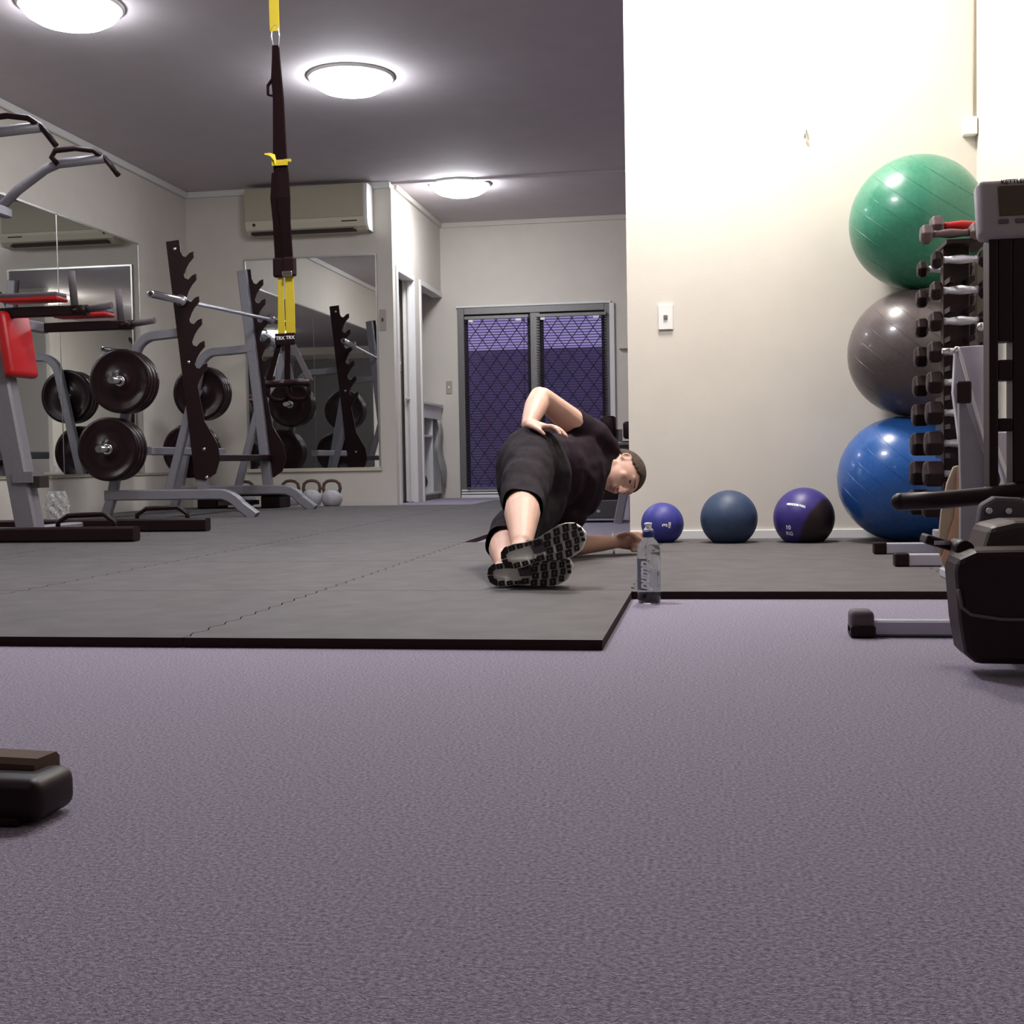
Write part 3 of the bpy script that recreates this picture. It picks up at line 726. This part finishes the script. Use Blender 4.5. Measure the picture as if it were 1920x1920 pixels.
# ------------------------------------------------------------------ bench / machine behind the cream wall's edge
t = thing('incline_bench', 'grey weight machine with black pads partly hidden behind the person', 'weight machine', (-.7, 7.9, 0))
add('base_plate', B().bx(-1.0, -.575, 7.95, 8.25, .03, .17), 'dsteel', t, bev=.008)
add('bolt', B().lathe([(0, .014), (.008, .012)], (-.85, 7.95, .085), (0, -1, 0), 12).lathe([(0, .014), (.008, .012)], (-.72, 7.95, .087), (0, -1, 0), 12), 'chrome', t)
add('leg', B().rect([(-.585, 7.80, .01), (-.53, 7.80, .32)], .055, .05), 'steel', t)
add('leg', B().rect([(-.50, 7.90, .01), (-.50, 7.90, .42)], .04, .05), 'brown', t)
add('weight_stack', B().bx(-.88, -.60, 8.05, 8.25, .17, .50), 'black', t, bev=.004)
add('guide_rod', B().cyl((-.735, 8.0, .17), (-.70, 8.0, .42), .010, seg=10).bx(-.86, -.73, 7.96, 8.0, .20, .208).bx(-.84, -.73, 7.96, 8.0, .27, .277), 'chrome', t)
add('shroud', B().bx(-.74, -.49, 8.02, 8.10, .42, .585), 'dsteel', t, bev=.004)
add('rail', B().cyl((-.80, 7.98, .598), (-.40, 7.98, .598), .012, seg=10), 'chrome', t)
for x0, x1, z1 in ((-.70, -.605, .80), (-.555, -.44, .755)):
    add('pad', B().box(((x0 + x1) / 2, 7.98, (.625 + z1) / 2), (x1 - x0, .14, z1 - .625), bev=.02, seg=3), 'black', t, smooth=True)
add('pad_post', B().bx(-.64, -.57, 8.02, 8.08, .60, .70), 'steel', t)

t.scale = (1, 1, .85)

# ------------------------------------------------------------------ dumbbell tower
t = thing('dumbbell_rack', 'upright dumbbell tower with silver feet beside the exercise balls', 'dumbbell rack', (.9, 4.65, .022))
for y, xr in ((4.93, 1.14), (4.38, 1.14)):
    add('foot', B().bx(.695, xr, y - .025, y + .025, .024, .066), 'silver', t, bev=.004)
    add('foot_cap', B().bx(.652, .70, y - .028, y + .028, .0225, .070), 'black', t, bev=.006)
add('base_beam', B().bx(.87, .95, 4.38, 4.93, .07, .12), 'silver', t, bev=.004)
add('mast', B().bx(.865, .955, 4.655, 4.715, .12, 1.19), 'satin', t, bev=.004)
for i in range(10):
    z = 1.045 - i * .107
    if z < .12: break
    for y0, y1 in ((4.55, 4.66), (4.71, 4.84)):
        add('cradle', B().bx(.868, .884, y0, y1, z, z + .018).bx(.936, .952, y0, y1, z, z + .018), 'satin', t)
add('top_tray', B().bx(.86, 1.0, 4.56, 4.78, 1.185, 1.20), 'satin', t)
t.location.x -= .045; t.scale = (1, 1, .955)
def dumbbell(sz, handle='knurl', head='black'):
    d_ = thing('dumbbell', '', 'dumbbell', (0, 0, 0))
    hl = .062; hw = .030 + .045 * sz; hr = .030 + .026 * sz
    add('handle', B().lathe([(-hl, .011), (-hl + .012, .013), (-hl + .018, .011), (-.03, .0135), (0, .0165), (.03, .0135), (hl - .018, .011), (hl - .012, .013), (hl, .011)], (0, 0, 0), (1, 0, 0), 18), handle, d_)
    for s in (-1, 1):
        add('head', B().lathe([(0, hr * .62), (.004, hr * .8), (.010, hr), (hw - .010, hr), (hw - .003, hr * .8), (hw, hr * .6)], (s * hl, 0, 0), (s, 0, 0), 6, smooth=False), head, d_, bev=.003)
    return d_
tiers = ['top', 'second', 'third', 'fourth', 'fifth', 'sixth', 'seventh', 'eighth', 'ninth', 'lowest']
for i in range(9):
    z = 1.080 - i * .107; sz = .15 + .85 * i / 9
    pr = dumbbell(sz); pr.location = (.866, 4.585, z)
    pr['label'] = 'black hex dumbbell on the near side of the tower, %s tier' % tiers[i]; pr['group'] = 'hex dumbbells on the tower'
    dup(pr, (.852, 4.80, z), None, 'black hex dumbbell on the far side of the tower, %s tier' % tiers[i], 'hex dumbbells on the tower')
grd = mat('grey_dumbbell', (.115, .075, .075), .5)
pr = dumbbell(.35, 'red', grd); pr.location = (.893, 4.72, 1.222); pr['label'] = 'grey dumbbell with a red grip lying on top of the tower'; pr['group'] = 'dumbbells on top of the tower'
pr = dumbbell(.25, grd, grd); pr.location = (.832, 4.58, 1.170); pr['label'] = 'plain grey dumbbell on top of the tower in front of the red one'; pr['group'] = 'dumbbells on top of the tower'

# leaning board between machine and tower
t = thing('balance_board', 'pale wooden board with orange edges leaning beside the dumbbell tower', 'board', (.80, 3.95, .023))
add('panel', B().prism([(.737, .36), (.752, .365), (.79, .22), (.79, .03), (.715, .03), (.690, .11), (.700, .22), (.718, .31)], (0, 4.02, 0), (1, 0, 0), (0, 0, 1), (0, 1, 0), .022), 'wood', t, bev=.003)
add('edge_strip', B().prism([(.747, .35), (.758, .34), (.752, .20), (.712, .06), (.698, .075), (.738, .205)], (0, 4.008, 0), (1, 0, 0), (0, 0, 1), (0, 1, 0), .010), 'woodo', t)
add('base_block', B().bx(.705, .80, 4.0, 4.06, .0225, .05), 'wood', t, bev=.004)

# ------------------------------------------------------------------ silver machine frame (right)
t = thing('cable_machine', 'silver steel machine frame with slanted side plates at the right edge', 'cable machine', (.95, 3.75, .022))
def sp_(x, z, y): return (x, y, z)
Y1 = 3.72
add('side_plate', B().prism([(.735, .735), (.812, .738), (.830, .33), (.90, .02), (.82, .02), (.77, .30), (.745, .45), (.728, .60)], (0, Y1, 0), (1, 0, 0), (0, 0, 1), (0, 1, 0), .03), 'silver', t, bev=.003)
add('edge_rail', B().rect([(.742, Y1 - .004, .732), (.826, Y1 - .004, .40), (.90, Y1 - .004, .05)], .008, .008, (0, 1, 0)), 'plastic', t)
add('brace', B().prism([(.737, .57), (.757, .57), (.83, .33), (.85, .023), (.74, .023), (.742, .33)], (0, Y1 - .035, 0), (1, 0, 0), (0, 0, 1), (0, 1, 0), .03), 'steel', t, bev=.003)
add('post', B().bx(.803, .820, Y1 - .06, Y1 - .035, .30, .83), 'silver', t, bev=.004)
add('knob', B().ball((.795, Y1 - .05, .788), .012, 12).cyl((.795, Y1 - .05, .788), (.81, Y1 - .05, .788), .005, seg=8), 'chrome', t)
add('pop_pin', B().cyl((.70, Y1 + .01, .725), (.74, Y1 + .01, .725), .008, seg=10).ball((.738, Y1 - .005, .728), .009, 10), 'chrome', t)
add('foot_pad', B().bx(.728, .768, Y1 - .06, Y1 - .036, .565, .63), 'black', t, bev=.006)
add('back_plate', B().prism([(.835, .48), (1.10, .48), (1.10, .03), (.95, .03)], (0, Y1 + .04, 0), (1, 0, 0), (0, 0, 1), (0, 1, 0), .03), 'silver', t, bev=.003)
add('back_rail', B().rect([(.838, Y1 + .03, .48), (.905, Y1 + .03, .28), (.98, Y1 + .03, .04)], .009, .009, (0, 1, 0)), 'plastic', t)
add('base', B().bx(.74, 1.12, Y1 - .05, Y1 + .30, .0225, .05), 'silver', t, bev=.004)

t.location.x -= .047; t.scale = (1, 1, .957)

# ------------------------------------------------------------------ exercise bike (right foreground)
t = thing('exercise_bike', 'black exercise bike with grey display console, cut off by the right edge', 'exercise bike', (.70, 2.5, 0))
add('console', B().box((.675, 2.72, .898), (.262, .045, .125), Matrix.Rotation(-.25, 3, 'X'), bev=.014, seg=4), 'console', t, smooth=True)
def con(x, z, off=.024):  # point on the console face
    return Vector((.675 + x, 2.72, .898)) + Matrix.Rotation(-.25, 3, 'X') @ Vector((0, -off, z))
Rc = Matrix.Rotation(-.25, 3, 'X')
add('screen', B().box(con(.005, .012), (.19, .004, .066), Rc), 'screen', t, bev=.002)
add('button', B().box(con(-.083, -.033), (.020, .004, .010), Rc).box(con(-.05, -.033), (.02, .004, .01), Rc).box(con(-.02, -.033), (.02, .004, .01), Rc), 'foam', t, bev=.002)
add('lettering', place(text_bm('KETTLER', .013, ext=.0003, bold=.0003), con(-.058, .0535, .0235), (1, 0, 0), Rc @ Vector((0, 0, 1)), Rc @ Vector((0, -1, 0))), 'slot', t)
add('console_mount', B().box((.66, 2.74, .825), (.15, .05, .05), bev=.008), 'steel', t)
# black ladder shaped post
add('mast', B().bx(.566, .584, 2.70, 2.76, .33, .84).bx(.612, .80, 2.70, 2.76, .33, .84).bx(.584, .612, 2.70, 2.76, .630, .84).bx(.584, .612, 2.70, 2.76, .55, .592).bx(.584, .612, 2.70, 2.76, .445, .472), 'black', t, bev=.003)
add('padded_bar', B().tube([(.385, 2.70, .302), (.46, 2.70, .304), (.56, 2.70, .312), (.66, 2.70, .328), (.80, 2.70, .345)], .0185, 16, up=(0, 1, 0)).ball((.387, 2.70, .302), .0188, 16), 'black', t)
add('bracket', B().prism([(0, 0), (.115, 0), (.115, .045), (.085, .065), (.035, .068), (.008, .052)], (.525, 2.62, .245), (1, 0, 0), (0, 0, 1), (0, 1, 0), .04), 'foam', t, bev=.008)
add('screw', B().lathe([(0, .008), (.006, .006)], (.548, 2.62, .285), (0, -1, 0), 10).lathe([(0, .008), (.006, .006)], (.585, 2.62, .284), (0, -1, 0), 10).lathe([(0, .006), (.006, .005)], (.544, 2.60, .262), (0, -1, 0), 10), 'chrome', t)
add('shroud', B().prism([(.49, .10), (.50, .21), (.515, .262), (.56, .272), (1.0, .272), (1.0, .10)], (0, 2.45, 0), (1, 0, 0), (0, 0, 1), (0, 1, 0), .16), mat('bike_shroud', (.045, .028, .028), .5), t, bev=.012)
add('flywheel_housing', B().prism([(.425, .190), (.432, .10), (.441, .045), (.458, .026), (1.0, .022), (1.0, .235), (.46, .228), (.43, .215)], (0, 2.30, 0), (1, 0, 0), (0, 0, 1), (0, 1, 0), .12), 'black', t, bev=.012)
add('trim_line', B().tube([(.428, 2.296, .16), (.434, 2.296, .128), (.45, 2.296, .115), (.50, 2.296, .107), (1.0, 2.296, .098)], .003, 8), 'foam', t)
add('crank', B().rect([(.455, 2.40, .225), (.49, 2.40, .165)], .035, .02).cyl((.455, 2.37, .225), (.455, 2.46, .225), .016, seg=14), 'black', t)
pd = add('pedal', B().box((.425, 2.47, .232), (.06, .07, .018), Matrix.Rotation(.3, 3, 'Y'), bev=.004), 'black', t)
add('reflector', B().box((.425, 2.433, .234), (.03, .004, .008)), 'chrome', pd)
add('stabilizer', B().rect([(.345, 2.835, .020), (1.05, 2.835, .020)], .036, .034, (0, 0, 1)), 'silver', t)
add('stabilizer_cap', B().box((.322, 2.835, .030), (.052, .062, .060), bev=.012, seg=3), 'foam', t, smooth=True)
add('cap_sole', B().box((.323, 2.832, .014), (.054, .066, .026), bev=.004), 'black', t)
add('frame_leg', B().rect([(.85, 2.835, .04), (.85, 2.55, .10)], .06, .06, (0, 0, 1)), 'black', t)
add('frame_leg', B().rect([(.85, 2.40, .05), (.85, 2.36, .0)], .06, .06), 'black', t)

# black rubber foot at the lower left
t = thing('bench_foot', 'black rubber foot of a bench at the lower left edge', 'bench foot', (-.86, 1.33, 0))
add('rubber_cap', B().box((-.845, 1.315, .028), (.20, .09, .050), bev=.016, seg=4), 'black', t, smooth=True)
add('base_pad', B().box((-.86, 1.31, .006), (.18, .08, .011), bev=.004), 'black', t)
add('tube', B().rect([(-.775, 1.345, .040), (-1.25, 1.38, .046)], .05, .05, (0, 0, 1)), 'brown', t)
#PERSON#
# ------------------------------------------------------------------ person in a side plank
P_ORG = (-.55, 4.4, .022)
person = thing('person', 'person in black shirt, dark shorts and running shoes holding a side plank on the mat', 'person', P_ORG)
def blob(name, b, vox, m_, smooth=6, fac=.5, parent=None, post=None, flat=False):
    me = b.mesh(name, P_ORG); o = bpy.data.objects.new(name, me); COL.objects.link(o)
    r = o.modifiers.new('r', 'REMESH'); r.mode = 'VOXEL'; r.voxel_size = vox; r.use_smooth_shade = True
    if smooth:
        s = o.modifiers.new('s', 'SMOOTH'); s.factor = fac; s.iterations = smooth
    dg = bpy.context.evaluated_depsgraph_get(); dg.update()
    me2 = bpy.data.meshes.new_from_object(o.evaluated_get(dg)); me2.name = name
    o.modifiers.clear(); o.data = me2; bpy.data.meshes.remove(me)
    me2.materials.clear(); me2.materials.append(M[m_] if isinstance(m_, str) else m_)
    if post:
        bm = bmesh.new(); bm.from_mesh(me2); post(bm); bm.to_mesh(me2); bm.free()
    for p in me2.polygons: p.use_smooth = not flat
    o.parent = parent or person
    return o
def cutter(*planes):                    # keep the side the normal points away from
    def f(bm):
        for co, no in planes:
            co = Vector(co) - Vector(P_ORG)
            bmesh.ops.bisect_plane(bm, geom=bm.verts[:] + bm.edges[:] + bm.faces[:], plane_co=co, plane_no=Vector(no), clear_outer=True)
            es = [e for e in bm.edges if e.is_boundary]
            if es: bmesh.ops.holes_fill(bm, edges=es, sides=0)
    return f
# joints
hipT, hipB, pelvis = V(-.645, 4.50, .430), V(-.62, 4.50, .255), V(-.640, 4.50, .345)
knT, knB = V(-.628, 4.12, .262), V(-.690, 4.14, .125)
anT, anB = V(-.578, 3.765, .150), V(-.622, 3.745, .080)
waist, chest = V(-.585, 4.70, .365), V(-.520, 4.86, .350)
shT, shB = V(-.470, 4.88, .495), V(-.550, 4.93, .200)
elT, wrT = V(-.638, 4.66, .640), V(-.655, 4.47, .532)
elB, wrB = V(-.60, 4.86, .062), V(-.384, 5.00, .070)
HC = V(-.350, 4.95, .350)
hu = V(.88, .45, -.10).normalized(); hf = V(.05, -.72, -.68); hf = (hf - hu * hf.dot(hu)).normalized(); hs = hu.cross(hf)
if hs.z < 0: hs = -hs
HR = Matrix((hs, hf, hu)).transposed()
def hp(s, f, u): return HC + hs * s + hf * f + hu * u
b = B()
# trunk
b.ball(pelvis, (.118, .13, .155)); b.ball(waist, (.105, .15, .13)); b.ball(chest, (.115, .15, .165))
b.cap(hipT, knT, .082, .058); b.cap(hipB, knB, .080, .055)
b.chain([(knT, .055), (knT.lerp(anT, .28), .060), (knT.lerp(anT, .62), .047), (anT, .034)])
b.chain([(knB, .052), (knB.lerp(anB, .28), .058), (knB.lerp(anB, .62), .046), (anB, .034)])
b.cap(anT, V(-.580, 3.725, .130), .031, .028); b.cap(anB, V(-.635, 3.735, .07), .030, .030)
# arms
b.chain([(shT, .060), (shT.lerp(elT, .45), .052), (elT + V(.012, 0, -.004), .041)])
b.chain([(elT, .040), (elT.lerp(wrT, .35), .043), (elT.lerp(wrT, .75), .034), (wrT, .026)])
b.chain([(shB, .060), (elB.lerp(shB, .4), .050), (elB, .040)])
b.chain([(elB, .039), (elB.lerp(wrB, .35), .041), (elB.lerp(wrB, .75), .033), (wrB, .026)])
# neck
b.cap(V(-.455, 4.92, .365), hp(0, -.012, -.075), .066, .054)
# head
b.ball(HC, (.074, .092, .086), 32, HR)
b.ball(hp(0, .030, -.045), (.060, .062, .062), 24, HR)
b.cap(hp(0, .050, -.088), hp(0, .060, -.085), .028, .026)       # chin
for s in (-1, 1):
    b.cap(hp(s * .046, .005, -.062), hp(s * .018, .058, -.090), .022, .020)   # jaw
    b.ball(hp(s * .040, .058, -.030), (.020, .018, .018), 12, HR)                # cheek
    b.cap(hp(s * .014, .087, .018), hp(s * .044, .070, .014), .010, .008, 10)   # brow
b.chain([(hp(0, .088, .010), .009), (hp(0, .104, -.022), .010), (hp(0, .108, -.032), .0125)], 12)      # nose
for s in (-1, 1): b.ball(hp(s * .011, .099, -.034), (.008, .009, .007), 8, HR)
b.ball(hp(0, .086, -.052), (.024, .012, .007), 12, HR); b.ball(hp(0, .085, -.063), (.021, .012, .007), 12, HR)
# ears
for s in (-1, 1):
    pts = [hp(s * .073, -.010 + .012 * math.cos(a), -.010 + .021 * math.sin(a)) + hs * (s * .005 * (1 - math.cos(a))) for a in [k * 2 * PI / 14 for k in range(14)]]
    b.tube(pts, .0046, 8, closed=True); b.ball(hp(s * .070, -.010, -.010), (.008, .011, .019), 12, HR)
# top hand lying on the hip
hd = (V(-.548, 4.44, .512) - wrT).normalized(); hn = V(.28, .05, .96); hn = (hn - hd * hn.dot(hd)).normalized(); hl = hd.cross(hn)   # hl: sideways
if hl.y > 0: hl = -hl
def hq(a, l, n): return wrT + hd * a + hl * l + hn * n
b.rings([[hq(a, w_ * math.cos(t), h_ * math.sin(t)) for t in [k * 2 * PI / 16 for k in range(16)]] for a, w_, h_ in ((-.01, .024, .022), (.02, .030, .021), (.055, .040, .017), (.08, .042, .013))])
for k, (l, ln) in enumerate(((-.032, .062), (-.011, .072), (.011, .078), (.031, .070))):
    sp = l * .35
    b.chain([(hq(.070, l, .002), .0092), (hq(.078 + ln * .45, l + sp * .4, .006), .0086), (hq(.078 + ln * .8, l + sp * .7, -.006), .0078), (hq(.078 + ln, l + sp, -.018), .0068)], 10)
b.chain([(hq(.018, .026, -.002), .013), (hq(.045, .044, -.008), .0105), (hq(.072, .050, -.018), .009), (hq(.090, .049, -.028), .0075)], 10)
# supporting fist, thumb upwards, palm to the camera
fo = wrB
b.rings([[fo + V(a, .004 * k + w_ * math.cos(t), .004 + h_ * math.sin(t)) for t in [q * 2 * PI / 16 for q in range(16)]] for k, (a, w_, h_) in enumerate(((-.01, .022, .026), (.02, .022, .032), (.05, .021, .038), (.072, .018, .038)))])
for k in range(4):
    dz = .032 - k * .0205; ex = (.0, .005, .002, -.006)[k]
    b.chain([(fo + V(.068, .012, dz), .0105), (fo + V(.098 + ex, .004, dz), .0102), (fo + V(.104 + ex, -.022, dz - .001), .0098), (fo + V(.080 + ex, -.036, dz - .002), .0092), (fo + V(.064, -.026, dz - .002), .008)], 10)
b.chain([(fo + V(.018, -.012, .026), .0135), (fo + V(.048, -.034, .036), .0110), (fo + V(.076, -.046, .028), .0098), (fo + V(.096, -.044, .016), .0082)], 10)
body = blob('body', b, .0048, 'skin', smooth=5, fac=.5)
# eyes, lips
for s in (-1, 1):
    add('eye', B().ball(hp(s * .030, .0795, .000), (.0125, .006, .0045), 14, HR), 'eye', person, smooth=True)
add('eyebrow', B().cap(hp(.016, .0955, .022), hp(.046, .076, .019), .0022, .0016, 8), 'hair', person)
add('eyebrow', B().cap(hp(-.016, .0955, .022), hp(-.046, .076, .019), .0022, .0016, 8), 'hair', person)
add('lips', B().ball(hp(0, .0935, -.057), (.021, .007, .0035), 12, HR), 'lip', person, smooth=True)
# hair
hb = B(); hb.ball(hp(0, -.004, .002), (.0785, .0955, .0905), 64, HR)
def hairtrim(b_):
    dl = []
    for f in b_.bm.faces:
        c = f.calc_center_median() - HC; s_, f_, u_ = c.dot(hs), c.dot(hf), c.dot(hu)
        line = .048 if abs(s_) < .045 else .048 - (abs(s_) - .045) * 1.1
        if (f_ > -.004 and u_ < line + max(0, .02 - f_) * -.9) or (u_ < -.022 and f_ > -.10) or (u_ < .0 and hs.z * s_ > .055) or (f_ > -.018 and u_ < .012 and abs(s_) > .04): dl.append(f)
    bmesh.ops.delete(b_.bm, geom=dl, context='FACES')
hairtrim(hb)
h = add('hair', hb, 'hair', person, smooth=True)
sd = h.modifiers.new('thick', 'SOLIDIFY'); sd.thickness = .006; sd.offset = 0
# clothes
b = B()
b.ball(pelvis + V(.02, .12, .01), (.122, .10, .155)); b.ball(waist, (.120, .16, .150)); b.ball(chest, (.122, .165, .180))
b.ball(waist.lerp(chest, .5) + V(.01, 0, -.02), (.12, .12, .165))
b.cap(shT + V(.0, 0, -.01), shT.lerp(elT, .33), .074, .060); b.cap(shT, V(-.41, 4.93, .44), .070, .055)
b.cap(shB, elB.lerp(shB, .35), .064, .056)
b.ball(V(-.44, 4.91, .37), (.075, .07, .10)); b.ball(V(-.555, 4.80, .19), (.075, .12, .07))
sdir = (elT - shT).normalized()
def shirt_cut(bm):
    # sleeve end: only geometry near the raised arm is cut
    co = shT.lerp(elT, .42) - Vector(P_ORG)
    geom = [f for f in bm.faces if (f.calc_center_median() - co).length < .12 and f.calc_center_median().z + P_ORG[2] > .50]
    g = set(geom); 
    for f in geom: g.update(f.edges); g.update(f.verts)
    bmesh.ops.bisect_plane(bm, geom=list(g), plane_co=co, plane_no=sdir, clear_outer=True)
shirt = blob('shirt', b, .0075, 'shirt', smooth=7, post=shirt_cut)
b = B()
b.ball(pelvis, (.134, .14, .178)); b.ball(pelvis + V(-.01, -.03, 0), (.132, .13, .165)); b.ball(waist + V(-.02, -.07, 0), (.112, .10, .140))
b.chain([(hipT + V(0, -.02, -.005), .102), (hipT.lerp(knT, .55), .090), (hipT.lerp(knT, .95), .077), (knT.lerp(anT, .22), .0655), (knT.lerp(anT, .45), .062)])
b.chain([(hipB + V(0, -.02, .0), .100), (hipB.lerp(knB, .55), .086), (hipB.lerp(knB, .95), .076), (knB.lerp(anB, .22), .064), (knB.lerp(anB, .45), .060)])
tdT, tdB = (knT - hipT).normalized(), (knB - hipB).normalized()
def shorts_cut(bm):
    bmesh.ops.bisect_plane(bm, geom=bm.verts[:] + bm.edges[:] + bm.faces[:], plane_co=knT + V(.0, -.055, 0) - Vector(P_ORG), plane_no=V(-.06, -.95, -.22), clear_outer=True)
shorts = blob('shorts', b, .0075, 'shorts', smooth=7, post=shorts_cut)
for o_ in (shirt, shorts):
    dm = o_.modifiers.new('folds', 'DISPLACE'); tx = bpy.data.textures.new('folds', 'CLOUDS'); tx.noise_scale = .085; tx.noise_depth = 1
    dm.texture = tx; dm.strength = .020; dm.mid_level = .5; dm.texture_coords = 'LOCAL'
# bracelet
add('bracelet', B().tube([wrB + V(-.012, .031 * math.cos(a), .002 + .033 * math.sin(a)) for a in [k * 2 * PI / 24 for k in range(24)]], .0022, 8, closed=True), 'chrome', person)
add('bracelet_charm', B().box(wrB + V(-.008, -.012, -.040), (.008, .004, .014)), 'chrome', person)

# shoes: the soles face the camera
def sole_outline(n=48):
    # u along the foot 0 (heel) .. .262 (toe); half widths on the inner and outer side
    ctrl = [(0, .0), (.006, .020), (.022, .031), (.05, .034), (.085, .030), (.12, .031), (.155, .040), (.19, .046), (.215, .045), (.238, .036), (.254, .020), (.262, .0)]
    return ctrl
def interp(ctrl, u):
    for (a, wa), (b_, wb) in zip(ctrl, ctrl[1:]):
        if a <= u <= b_: return wa + (wb - wa) * (u - a) / (b_ - a)
    return 0
def shoe(heel, toe, vs, lean, label=None):
    heel, toe = Vector(heel), Vector(toe)
    u = (toe - heel).normalized(); nrm = V(0, -1, 0); nrm = (nrm - u * nrm.dot(u)).normalized()
    nrm = (nrm + V(0, 0, lean)).normalized(); nrm = (nrm - u * nrm.dot(u)).normalized()
    v = nrm.cross(u)
    if v.z < 0: v = -v
    L = (toe - heel).length; k = L / .262
    def q(a, c, d): return heel + u * (a * k) + v * (c * k * vs) + nrm * d
    ctrl = sole_outline()
    us = [0, .003, .008, .016, .03, .05, .07, .09, .11, .13, .15, .17, .19, .21, .225, .238, .248, .256, .260, .262]
    bend = lambda a: .006 * math.sin(a / .262 * PI) * (-1)
    outer = [(a, interp(ctrl, a) * 1.02 + bend(a)) for a in us] + [(a, -interp(ctrl, a) * .98 + bend(a)) for a in us[::-1][1:-1]]
    def ring(scale, d, off=0):
        cu = .131
        return [q(cu + (a - cu) * scale + off, c * scale, d) for a, c in outer]
    sb = B(); sb.rings([ring(.93, .0), ring(.985, .004), ring(1.0, .012 - .03), ring(.96, -.034)])
    up = add('shoe', B().rings([ring(.95, -.030), ring(.98, -.045), ring(.93, -.062), ring(.80, -.082), ring(.55, -.098, -.02), ring(.34, -.112, -.055), ring(.30, -.135, -.068)]), 'upper', person, smooth=True)
    mid = add('midsole', sb, 'sole', up, smooth=True)
    add('collar', B().tube([q(.052 + .040 * math.cos(a), .026 * math.sin(a), -.118) for a in [t * 2 * PI / 20 for t in range(20)]], .009, 8, closed=True), 'upper', up)
    # outsole lugs: four raked rows of blocks on the forefoot, a U round the heel
    lg = B()
    def block(a0, a1, c0, c1, hole=True, sk=0.0):
        W = lambda a, c: (a + sk * c, c)
        g = .0016
        pts = [(a0 + g, c0 + g), (a1 - g, c0 + g), (a1 - g, c1 - g), (a0 + g, c1 - g)]
        if hole:
            am, cm = (a0 + a1) / 2, (c0 + c1) / 2; ha, hc = (a1 - a0) * .13, (c1 - c0) * .17
            for (x0, x1, y0_, y1_) in ((a0 + g, am - ha, c0 + g, c1 - g), (am + ha, a1 - g, c0 + g, c1 - g), (am - ha, am + ha, c0 + g, cm - hc), (am - ha, am + ha, cm + hc, c1 - g)):
                lo = [q(*W(x, y), .0035) for x, y in ((x0, y0_), (x1, y0_), (x1, y1_), (x0, y1_))]; hi = [p + nrm * .006 for p in lo]
                lg.rings([lo, hi], smooth=False)
        else:
            lo = [q(*W(x, y), .0035) for x, y in pts]; hi = [p + nrm * .006 for p in lo]; lg.rings([lo, hi], smooth=False)
    cols = [(.104, .129), (.1355, .1583), (.165, .1873), (.194, .2155), (.2220, .240)]
    for ci, (a0, a1) in enumerate(cols):
        am = (a0 + a1) / 2; hw = interp(ctrl, am) * .97; n = 4 if hw > .03 else 3
        if ci == 0:
            for c0, c1 in ((hw - .020, hw), (-hw, -hw + .018)): block(a0, a1, c0 + bend(am), c1 + bend(am), True, .12)
            continue
        for r in range(n):
            c0 = -hw + 2 * hw * r / n; c1 = -hw + 2 * hw * (r + 1) / n
            st = .004 * (1 if r % 2 else -1)
            block(a0 + st * .5, a1 + st * .5, c0 - .0004 + bend(am), c1 + .0004 + bend(am), True, .16)
    for r in range(3):
        hw = .027; c0 = -hw + 2 * hw * r / 3; block(.243, .257, c0 * .8 + .001, (c0 + 2 * hw / 3) * .8 - .001, False)
    # heel U
    for sgn in (1, -1):
        for (a0, a1, t_) in ((.030, .052, .018), (.055, .076, .016), (.080, .104, .013)):
            hw = interp(ctrl, (a0 + a1) / 2)
            c1 = sgn * hw * .98; c0 = sgn * (hw - t_); block(a0, a1, min(c0, c1) + bend(a0), max(c0, c1) + bend(a0), a0 < .06 or a0 > .07, 0)
    arc_o = [(a, interp(ctrl, a) * .985) for a in (0.0005, .003, .006, .012, .020, .028)]
    for sgn in (1, -1):
        for (a0, w0), (a1, w1) in zip(arc_o, arc_o[1:]):
            pin = lambda a: (.018 + a * .36)
            lo = [q(a0, sgn * w0, .0035), q(a1, sgn * w1, .0035), q(max(a1, .018), sgn * min(w1, .014), .0035), q(max(a0, .018), sgn * min(w0, .010), .0035)]
            lg.rings([lo, [p + nrm * .006 for p in lo]], smooth=False)
    lg_o = add('outsole_tread', lg, 'lug', up)
    # grey window under the arch
    add('shank', B().rings([[q(a, c, .0042) for a, c in ((.095, .010), (.135, .020), (.135, -.014), (.10, -.012))], [q(a, c, .0062) for a, c in ((.095, .010), (.135, .020), (.135, -.014), (.10, -.012))]], smooth=False), 'foam', up)
    return up
shoe((-.668, 3.668, .060), (-.410, 3.662, .088), 1.08, .02)
shoe((-.617, 3.622, .110), (-.366, 3.618, .188), 1.10, .03)
